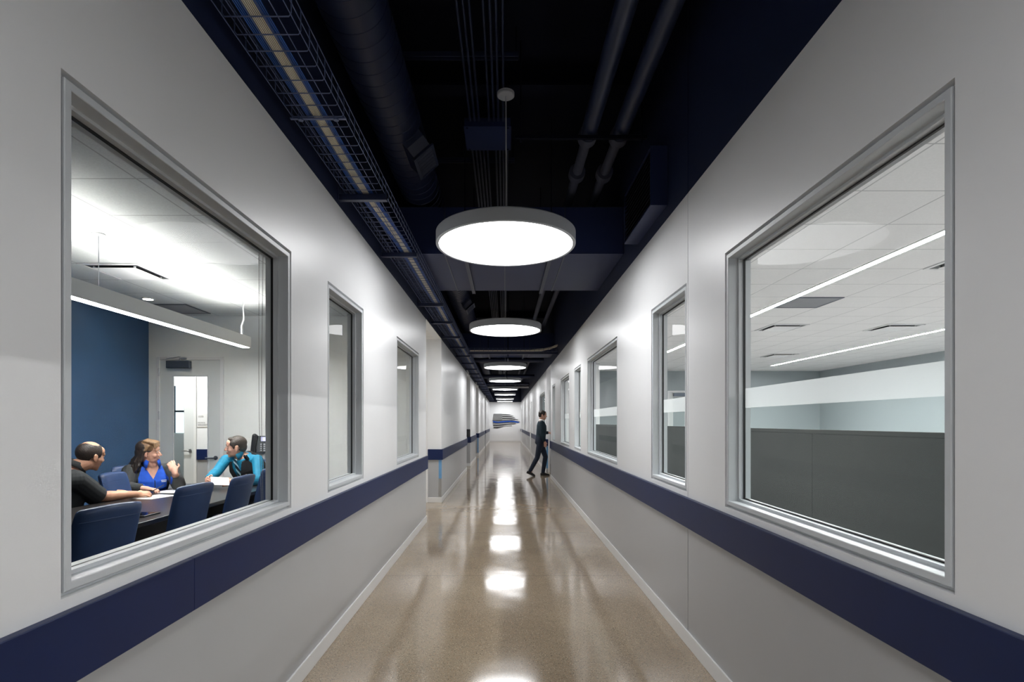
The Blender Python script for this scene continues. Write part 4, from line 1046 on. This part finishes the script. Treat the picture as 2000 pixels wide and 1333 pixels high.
def person(name, label, sp):
    base = sp.get('base', (sp['pelvis'][0], sp['pelvis'][1], 0))
    root = thing(name, label, 'person', base)
    k = sp.get('k', 1.07); P = Vector(sp['pelvis']); S = Vector(sp['chest']); rv = Vector(sp['rv']).normalized(); prof = sp['prof']
    hd = Head(sp['head'], sp['hf'], sp.get('hup', (0, 0, 1)), k*sp.get('hk', 1.0), sp.get('jaw', 1.0))
    body = MB(); f, rr, u = torso(body, P, S, rv, k, prof, -.006)
    sw = sp.get('sw', .185)*k
    sh = [S+rr*sw-u*.02*k, S-rr*sw-u*.02*k]
    if 'sh' in sp: sh = [Vector(q) for q in sp['sh']]
    for i in (0, 1):
        e, w_ = Vector(sp['el'][i]), Vector(sp['wr'][i]); ak = k*sp.get('arm', 1.0)
        body.cap(sh[i], e, .050*ak, .040*ak); m1 = e+(w_-e)*.3; body.cap(e, m1, .040*ak, .043*ak); body.cap(m1, w_, .042*ak, .027*ak)
        body.cap(S+(sh[i]-S)*.45, sh[i], .055*k, .052*k)
        hd_, hn, cu = sp['hand'][i]; hand(body, w_, hd_, hn, 1 if i == 0 else -1, cu, k*sp.get('hs', 1.0))
    nb = S+u*.045*k-f*.008; nt = hd.p(0, -.018, -.06)
    body.cap(nb, nt, .058*k*sp.get('neck', 1.0), .056*k*sp.get('neck', 1.0))
    hd.sculpt(body)
    for i in (0, 1):
        hip = P+rr*(.095*k if i == 0 else -.095*k); kn, an = Vector(sp['kn'][i]), Vector(sp['an'][i])
        body.cap(hip, kn, .080*k, .052*k); body.cap(kn, kn+(an-kn)*.3, .050*k, .052*k); body.cap(kn+(an-kn)*.3, an, .052*k, .035*k)
        td = Vector(sp['toe'][i]); body.cap(an, an+td*.03+Vector((0, 0, -.03)), .034*k, .028*k)
    fuse(body, 'body', [sp['skin'], LIPS, TEETH], root, .0058, 3, .5, hd.paint(sp.get('smile', False)))
    hd.features(root, sp['brow'])
    # trousers and shoes
    tr = MB()
    torso(tr, P, P+(S-P)*.35, rv, k, [(-.5, .11, .09, 0), (-.25, .172, .13, 0), (.2, .18, .132, .005), (.75, .170, .128, .008)], .006)
    for i in (0, 1):
        hip = P+rr*(.092*k if i == 0 else -.092*k); kn, an = Vector(sp['kn'][i]), Vector(sp['an'][i])
        tr.cap(hip, kn, .094*k, .066*k); tr.cap(kn, kn+(an-kn)*.3, .066*k, .064*k); tr.cap(kn+(an-kn)*.3, an+(kn-an)*.03, .064*k, .053*k)
        td = Vector(sp['toe'][i]).normalized(); z0 = an.z-.082*k; sm = MB(); up_ = Vector((0, 0, 1))
        pit = sp.get('pitch', (0, 0))[i]; td2 = (td*math.cos(pit)-up_*math.sin(pit)); un = (up_*math.cos(pit)+td*math.sin(pit)); sd = td2.cross(un)
        b0 = an-un*.045*k
        sm.cap(b0-td2*.035*k, b0+td2*.05*k, .040*k, .038*k); sm.cap(b0+td2*.05*k-un*.008*k, b0+td2*.15*k-un*.018*k, .038*k, .028*k); sm.cap(an+un*.02*k, b0, .045*k, .043*k)
        sm.obox(b0+td2*.055*k-un*.036*k, td2, sd, un, .125*k, .036*k, .010*k)
        fuse(sm, 'shoe', SHOE, root, .009, 4)
    fuse(tr, 'trousers', sp['trousers'], root, .012, 6)
    # shirt
    st = MB(); torso(st, P+u*.02, S, rv, k, [q for q in prof if q[0] < 1.08], .010)
    ce = sp.get('sleeve', (1.0, 1.0))
    for i in (0, 1):
        e, w_ = Vector(sp['el'][i]), Vector(sp['wr'][i]); ak = k*sp.get('arm', 1.0); g = sp.get('loose', .016)
        st.cap(S+(sh[i]-S)*.45, sh[i], .058*k, .054*k)
        if ce[i] < .2: 
            st.ell(sh[i], [.054*ak+g]*3); st.cap(sh[i], sh[i]+(e-sh[i])*.6, .052*ak+g, .052*ak+g); q = sh[i]+(e-sh[i])*.78; st.tube([sh[i], q, q+(e-sh[i]).normalized()*.05], [.054*ak+g, .056*ak+g, .058*ak+g], 16)
        else:
            st.cap(sh[i], e, .050*ak+g, .042*ak+g); st.tube([e, e+(w_-e)*.3, e+(w_-e)*ce[i]*.93, e+(w_-e)*ce[i]], [.041*ak+g, .044*ak+g*.9, .031*ak+g*.7, .029*ak+g*.5], 14)
            st.ell(e, [.043*ak+g]*3)
    fuse(st, 'shirt', sp['shirt'], root, .0055, 6, .5, sp.get('shirt_paint'), sp.get('cut'))
    sp.update(root=root, hd=hd, f=f, rr=rr, u=u, sh=sh, P=P, S=S, k=k); return sp
def collar(sp, m, open_=.0, r=.068, h=.045, name='collar', up=.085):
    c = sp['S']+sp['u']*up*sp['k']-sp['f']*.004; k = sp['k']; f, rr, u = sp['f'], sp['rr'], sp['u']; a0 = []; N_ = 26
    vs = []; fs = []
    for i in range(N_+1):
        a = PI/2+.18+open_+(2*PI-.36-2*open_)*i/N_
        d = rr*math.cos(a)+f*math.sin(a); fr = max(0, math.sin(a))
        vs += [c+d*(r*k)+u*(h*.6-fr*.012)*k, c+d*(r+.018+.012*fr)*k-u*(.018+.030*fr)*k]
    for i in range(N_): fs.append((2*i, 2*i+1, 2*i+3, 2*i+2))
    o = MB().add(vs, fs).build(name, m, sp['root'], smooth=60); so = o.modifiers.new('t', 'SOLIDIFY'); so.thickness = .006; return o

# man in the black polo ---------------------------------------------------
m1 = person('person', 'seated person in a black polo shirt, balding, arm resting on the table', dict(
    pelvis=(-4.13, 4.78, .60), chest=(-3.955, 4.90, 1.035), rv=(.80, -.60, 0), prof=HEAVY, k=1.08, sw=.20, head=(-3.845, 4.985, 1.185), hf=(.30, .95, -.16), hup=(.14, .05, 1), jaw=1.12, hk=1.03, neck=1.12, arm=1.12,
    el=[(-3.80, 5.02, .80), (-4.02, 5.28, .80)], wr=[(-3.61, 5.26, .795), (-3.80, 5.36, .79)],
    hand=[((.62, .76, -.05), (-.45, .35, -.75), .95), ((.95, .1, -.08), (0, 0, -1), .4)],
    kn=[(-3.72, 4.93, .56), (-3.88, 5.16, .56)], an=[(-3.66, 5.0, .10), (-3.80, 5.22, .10)], toe=[(.8, .6, 0), (.7, .7, 0)],
    skin=SKIN1, brow=HAIRD, trousers=JEANS, shirt=POLO, sleeve=(0.0, 0.0), loose=.024))
def bald(q): return -.075 < q.z < .096+.006*math.sin(q.x*60) and q.y < .046-.45*max(0, -q.z) and (q.y < -.015 or abs(q.x) > .03) and not (q.y > -.035 and q.z < -.012)
shell(m1['hd'], bald, (0, -.014, .032), (.077, .097, .086), .004, 'hair', HAIRD, m1['root'], n=110, rough=.0008)
collar(m1, POLO, .25)
MB().obox(m1['S']-m1['u']*.10*m1['k']+m1['f']*.137*m1['k']+m1['rr']*.05, m1['rr'], m1['f'], m1['u'], .016, .004, .02).build('badge', GOLD, m1['root'], bevel=.003)
# woman in the blue and charcoal fleece -----------------------------------
WS = Vector((-3.93, 5.97, .985))
def jacket_paint(P):
    d = P-WS; x = d.dot(wrr); y = d.dot(wf); z = d.z
    if y > .0 and abs(x) < .135-.06*max(0, z+.10)/.1*.5 and z < .03: return 0
    return 1
wtf = Vector((.72, -.69, 0)).normalized(); wrr = Vector((wtf.y, -wtf.x, 0)); wf = wtf
def neck_cut(P):
    d = P-WS; return d.dot(wf) > .02 and abs(d.dot(wrr)) < .50*(d.z+.115) and d.z > -.115
w1 = person('person', 'seated person with long hair in a blue and charcoal fleece, smiling', dict(
    pelvis=(-4.06, 6.10, .60), chest=WS, rv=wrr, prof=FEM, k=1.08, sw=.178, head=(-3.925, 5.925, 1.165), hf=(.93, .30, -.02), hup=(.05, -.1, 1), hk=.97, smile=True, jaw=1.08,
    el=[(-4.02, 5.70, .79), (-3.63, 5.98, .805)], wr=[(-3.80, 5.66, .80), (-3.60, 5.86, .955)],
    hand=[((.92, .22, -.12), (.1, .1, -1), .9), ((-.45, .15, .85), (-.5, .6, .1), 1.0)],
    kn=[(-3.72, 5.70, .56), (-3.66, 5.98, .56)], an=[(-3.66, 5.66, .10), (-3.60, 5.96, .10)], toe=[(.8, -.5, 0), (.8, -.4, 0)],
    skin=SKIN2, brow=HAIRB, trousers=JEANS, shirt=[JACKB, JACKG], shirt_paint=jacket_paint, cut=neck_cut, loose=.026, sleeve=(.95, .72)))
hd = w1['hd']
h = MB(); hd.ell(h, (0, -.022, .050), (.085, .100, .088), 28); hd.ell(h, (0, -.060, .0), (.078, .066, .085), 24)
for i in range(9):
    x0 = -.064+.016*i; h.cap(hd.p(x0*.75, -.02, .125), hd.p(x0*1.05, .070, .103), .020, .016, 10); h.cap(hd.p(x0*1.05, .070, .103), hd.p(x0*1.22, .093-abs(x0)*.25, .070-abs(x0)*.25), .015, .008, 10)
for i in (-1, 1): h.cap(hd.p(i*.074, .020, .075), hd.p(i*.084, -.012, .02), .016, .014); h.cap(hd.p(i*.084, -.02, .03), hd.p(i*.092, -.045, -.07), .016, .02)
rnd = random.Random(3)
for i in range(40):
    a = PI+.25+(PI-.5)*i/39.0; x0, y0 = .080*math.cos(a), -.015+.085*math.sin(a)
    L_ = rnd.uniform(.20, .31); pts = [hd.p(x0*.9, y0*.9, .05), hd.p(x0*1.1, y0*1.1, -.03)]
    for q in range(1, 6): pts.append(hd.p(x0*(1.1+.11*q)+.010*math.sin(q*1.9+i*1.7), y0*(1.12+.11*q)-.010*q+.010*math.cos(q*2.1+i*2.3), -.03-L_*q/5))
    h.tube(pts, [.012, .014, .016, .017, .016, .013, .006], 8)
def hair_paint(P):
    q = hd.loc(P); return 1 if (q.y > -.030+.02*math.sin(q.x*90) and q.z > .030) else 0
fuse(h, 'long_hair', [HAIRD, HAIRB], w1['root'], .0065, 1, .5, hair_paint)
h = MB()
for i in range(12):
    x0 = -.080-.003*(i % 3); pts = [hd.p(x0, -.020+.003*i, .03)]
    for q in range(1, 7): pts.append(hd.p(x0-.013*q-.009*math.sin(q*1.7+i), .0+.013*q*(i/12)+.009*math.cos(q*1.7+i), .03-.055*q))
    h.tube(pts, [.010, .013, .014, .014, .013, .010, .005], 8)
fuse(h, 'hair_lock', mat('reddish_brown_hair', (.06, .026, .016), .5, noise=.4, nscale=60, bump=.4, bscale=150), w1['root'], .0065, 1)
collar(w1, JACKB, .46, r=.064, h=.06)
m_ = MB(); c = w1['S']
pts = [c+wf*(.135*w1['k'])*t_+Vector((0, 0, z)) for t_, z in ((1.10, -.12), (1.18, -.2), (1.20, -.28))]
m_.tube(pts, .004, 6); m_.build('zip', POLO, w1['root'])
m_ = MB()
for i, (a, b) in enumerate(((-.028, .028), (-.024, .026))): m_.obox(c+wf*(.150*w1['k'])-wrr*.085+Vector((0, 0, -.125-.014*i)), wrr, wf, (0, 0, 1), .026-.003*i, .006, .003)
m_.build('chest_embroidery', PAPER, w1['root'])
pen = MB().tube([Vector((-3.70, 5.60, .765)), Vector((-3.63, 5.72, .83))], .0045, 8).build('pen', BLACKP, smooth=60); tag(pen, 'dark pen held by the woman in the blue fleece', 'pen')
# man in the teal shirt and black vest -------------------------------------
m2 = person('person', 'seated person in a teal shirt, black vest and striped tie, holding a paper', dict(
    pelvis=(-3.10, 7.0, .60), chest=(-3.265, 6.665, 1.055), rv=(-.967, .25, 0), prof=MALE, k=1.06, sw=.178, sh=[at(441, 899, 6.72), at(503, 899, 6.61)], head=(-3.30, 6.60, 1.195), hf=(-.86, -.40, -.05), hup=(0, -.1, 1), hk=1.02, neck=1.0,
    el=[at(424, 922, 6.46), at(506, 938, 6.42)], wr=[at(406, 936, 6.2), (-3.10, 6.17, .80)],
    hand=[((.35, -.9, -.05), (.8, .3, -.35), .85), ((-.55, -.75, .1), (-.7, .5, -.3), .85)],
    kn=[(-3.2, 6.55, .56), (-2.95, 6.55, .56)], an=[(-3.2, 6.55, .10), (-2.95, 6.55, .10)], toe=[(0, -1, 0), (0, -1, 0)],
    skin=SKIN2, brow=HAIRG, trousers=JEANS, shirt=TEAL, loose=.014, sleeve=(.95, .95)))
def crop_hair(hd, m, parent, lift=0.0, name='hair'):
    h = MB(); hd.ell(h, (0, -.020, .046+lift), (.0805+lift, .098, .083), 28); hd.ell(h, (0, -.058, .000), (.066, .058, .070), 24)
    hd.ell(h, (0, .036, .096), (.052, .042, .020), 20)
    for i in (-1, 1): hd.ell(h, (i*.060, .012, .046), (.022, .052, .036), 16); hd.ell(h, (i*.068, .022, .014), (.011, .014, .030), 12)
    return fuse(h, name, m, parent, .0045, 2)
crop_hair(m2['hd'], HAIRG, m2['root'])
S, u, f, rr, k = m2['S'], m2['u'], m2['f'], m2['rr'], m2['k']
vt = MB(); GV = .034; torso(vt, m2['P']+u*.02, S, m2['rv'], k, [(-.10, .172, .13, 0), (.08, .178, .134, .005), (.32, .168, .13, .012), (.60, .180, .134, .016), (.82, .176, .126, .010), (.95, .145, .098, 0), (1.02, .110, .078, -.004)], GV)
def vee(P):
    d = P-S; y = d.dot(f); x = abs(d.dot(rr)); z = d.dot(u); return y > .02 and x < .010+.36*(z+.19) and z > -.19
fuse(vt, 'vest', VEST, m2['root'], .006, 3, .5, None, vee)
collar(m2, TEAL, .16, r=.056, h=.042)
def tie_m():
    m, N, L = nm('striped_tie'); b = N['Principled BSDF']; b.inputs['Roughness'].default_value = .5
    tc = N.new('ShaderNodeTexCoord'); wv = N.new('ShaderNodeTexWave'); wv.wave_type = 'BANDS'; wv.bands_direction = 'DIAGONAL'; wv.inputs['Scale'].default_value = 11
    L.new(tc.outputs['Object'], wv.inputs['Vector']); r = N.new('ShaderNodeValToRGB'); r.color_ramp.interpolation = 'CONSTANT'
    r.color_ramp.elements[0].color = (.01, .012, .02, 1); r.color_ramp.elements[1].position = .55; r.color_ramp.elements[1].color = (.10, .42, .55, 1)
    e = r.color_ramp.elements.new(.85); e.color = (.6, .7, .72, 1)
    L.new(wv.outputs['Fac'], r.inputs['Fac']); L.new(r.outputs['Color'], b.inputs['Base Color']); return m
tm = MB(); rings = []
for z, y, w_ in ((.050, .080, .018), (.030, .098, .024), (.012, .106, .016), (-.03, .124, .021), (-.12, .152, .029), (-.22, .160, .034)):
    c = S+u*z*k+f*y*k; rings.append([c-rr*w_*k-f*.005, c+rr*w_*k-f*.005, c+rr*w_*k+f*.004, c-rr*w_*k+f*.004])
tm.loft(rings).build('tie', tie_m(), m2['root'])
MB().obox(S-u*.13*k+f*.158*k-rr*.10, rr, f, u, .008, .004, .010).build('badge', GOLD, m2['root'])
sm = MB(); cc = S+u*.035*k-rr*.135*k+f*.05*k
sm.obox(cc, rr, f, u, .02, .014, .035); sm.tube([cc+u*.03, cc+u*.055+f*.01], .006, 8)
sm.build('radio_microphone', BLACKP, m2['root'], bevel=.004)
pp = MB(); A, B_, C_, D_ = at(411, 931.5, 6.06), at(447, 934, 6.03), at(448, 948.5, 5.95), at(413, 947.5, 5.98)
pp.add([A, B_, C_, D_]+[q+Vector((0, .002, .0)) for q in (A, B_, C_, D_)], [(0, 1, 2, 3), (7, 6, 5, 4), (0, 4, 5, 1), (1, 5, 6, 2), (2, 6, 7, 3), (3, 7, 4, 0)])
tag(pp.build('paper_sheet', PAPER), 'white paper sheet held up by the man in teal', 'paper')
# person walking into the alcove ---------------------------------------------
wk = person('person', 'walking person in dark knitwear and jeans stepping toward the alcove door', dict(
    base=(1.0, 15.0, 0), pelvis=(.985, 15.0, .955), chest=(1.02, 15.0, 1.50), rv=(0, -1, 0), prof=MALE, k=1.05, sw=.18, head=(1.055, 15.0, 1.69), hf=(1, -.06, -.1), hk=1.0,
    el=[(1.02, 14.78, 1.19), (.99, 15.22, 1.20)], wr=[(1.10, 14.80, .96), (1.24, 15.18, 1.20)],
    hand=[((.15, .05, -1), (-.3, 1, 0), .5), ((1, -.05, -.05), (0, .2, -1), .45)],
    kn=[(.90, 14.90, .52), (1.14, 15.10, .53)], an=[(.70, 14.90, .145), (1.07, 15.10, .088)], toe=[(1, 0, 0), (1, 0, 0)], pitch=(.42, 0),
    skin=SKIN2, brow=HAIRD, trousers=JEANS, shirt=NAVYSW, loose=.014, sleeve=(.97, .97)))
crop_hair(wk['hd'], HAIRD, wk['root'], .004)
collar(wk, PAPER, .15, r=.060, h=.032, up=.055)
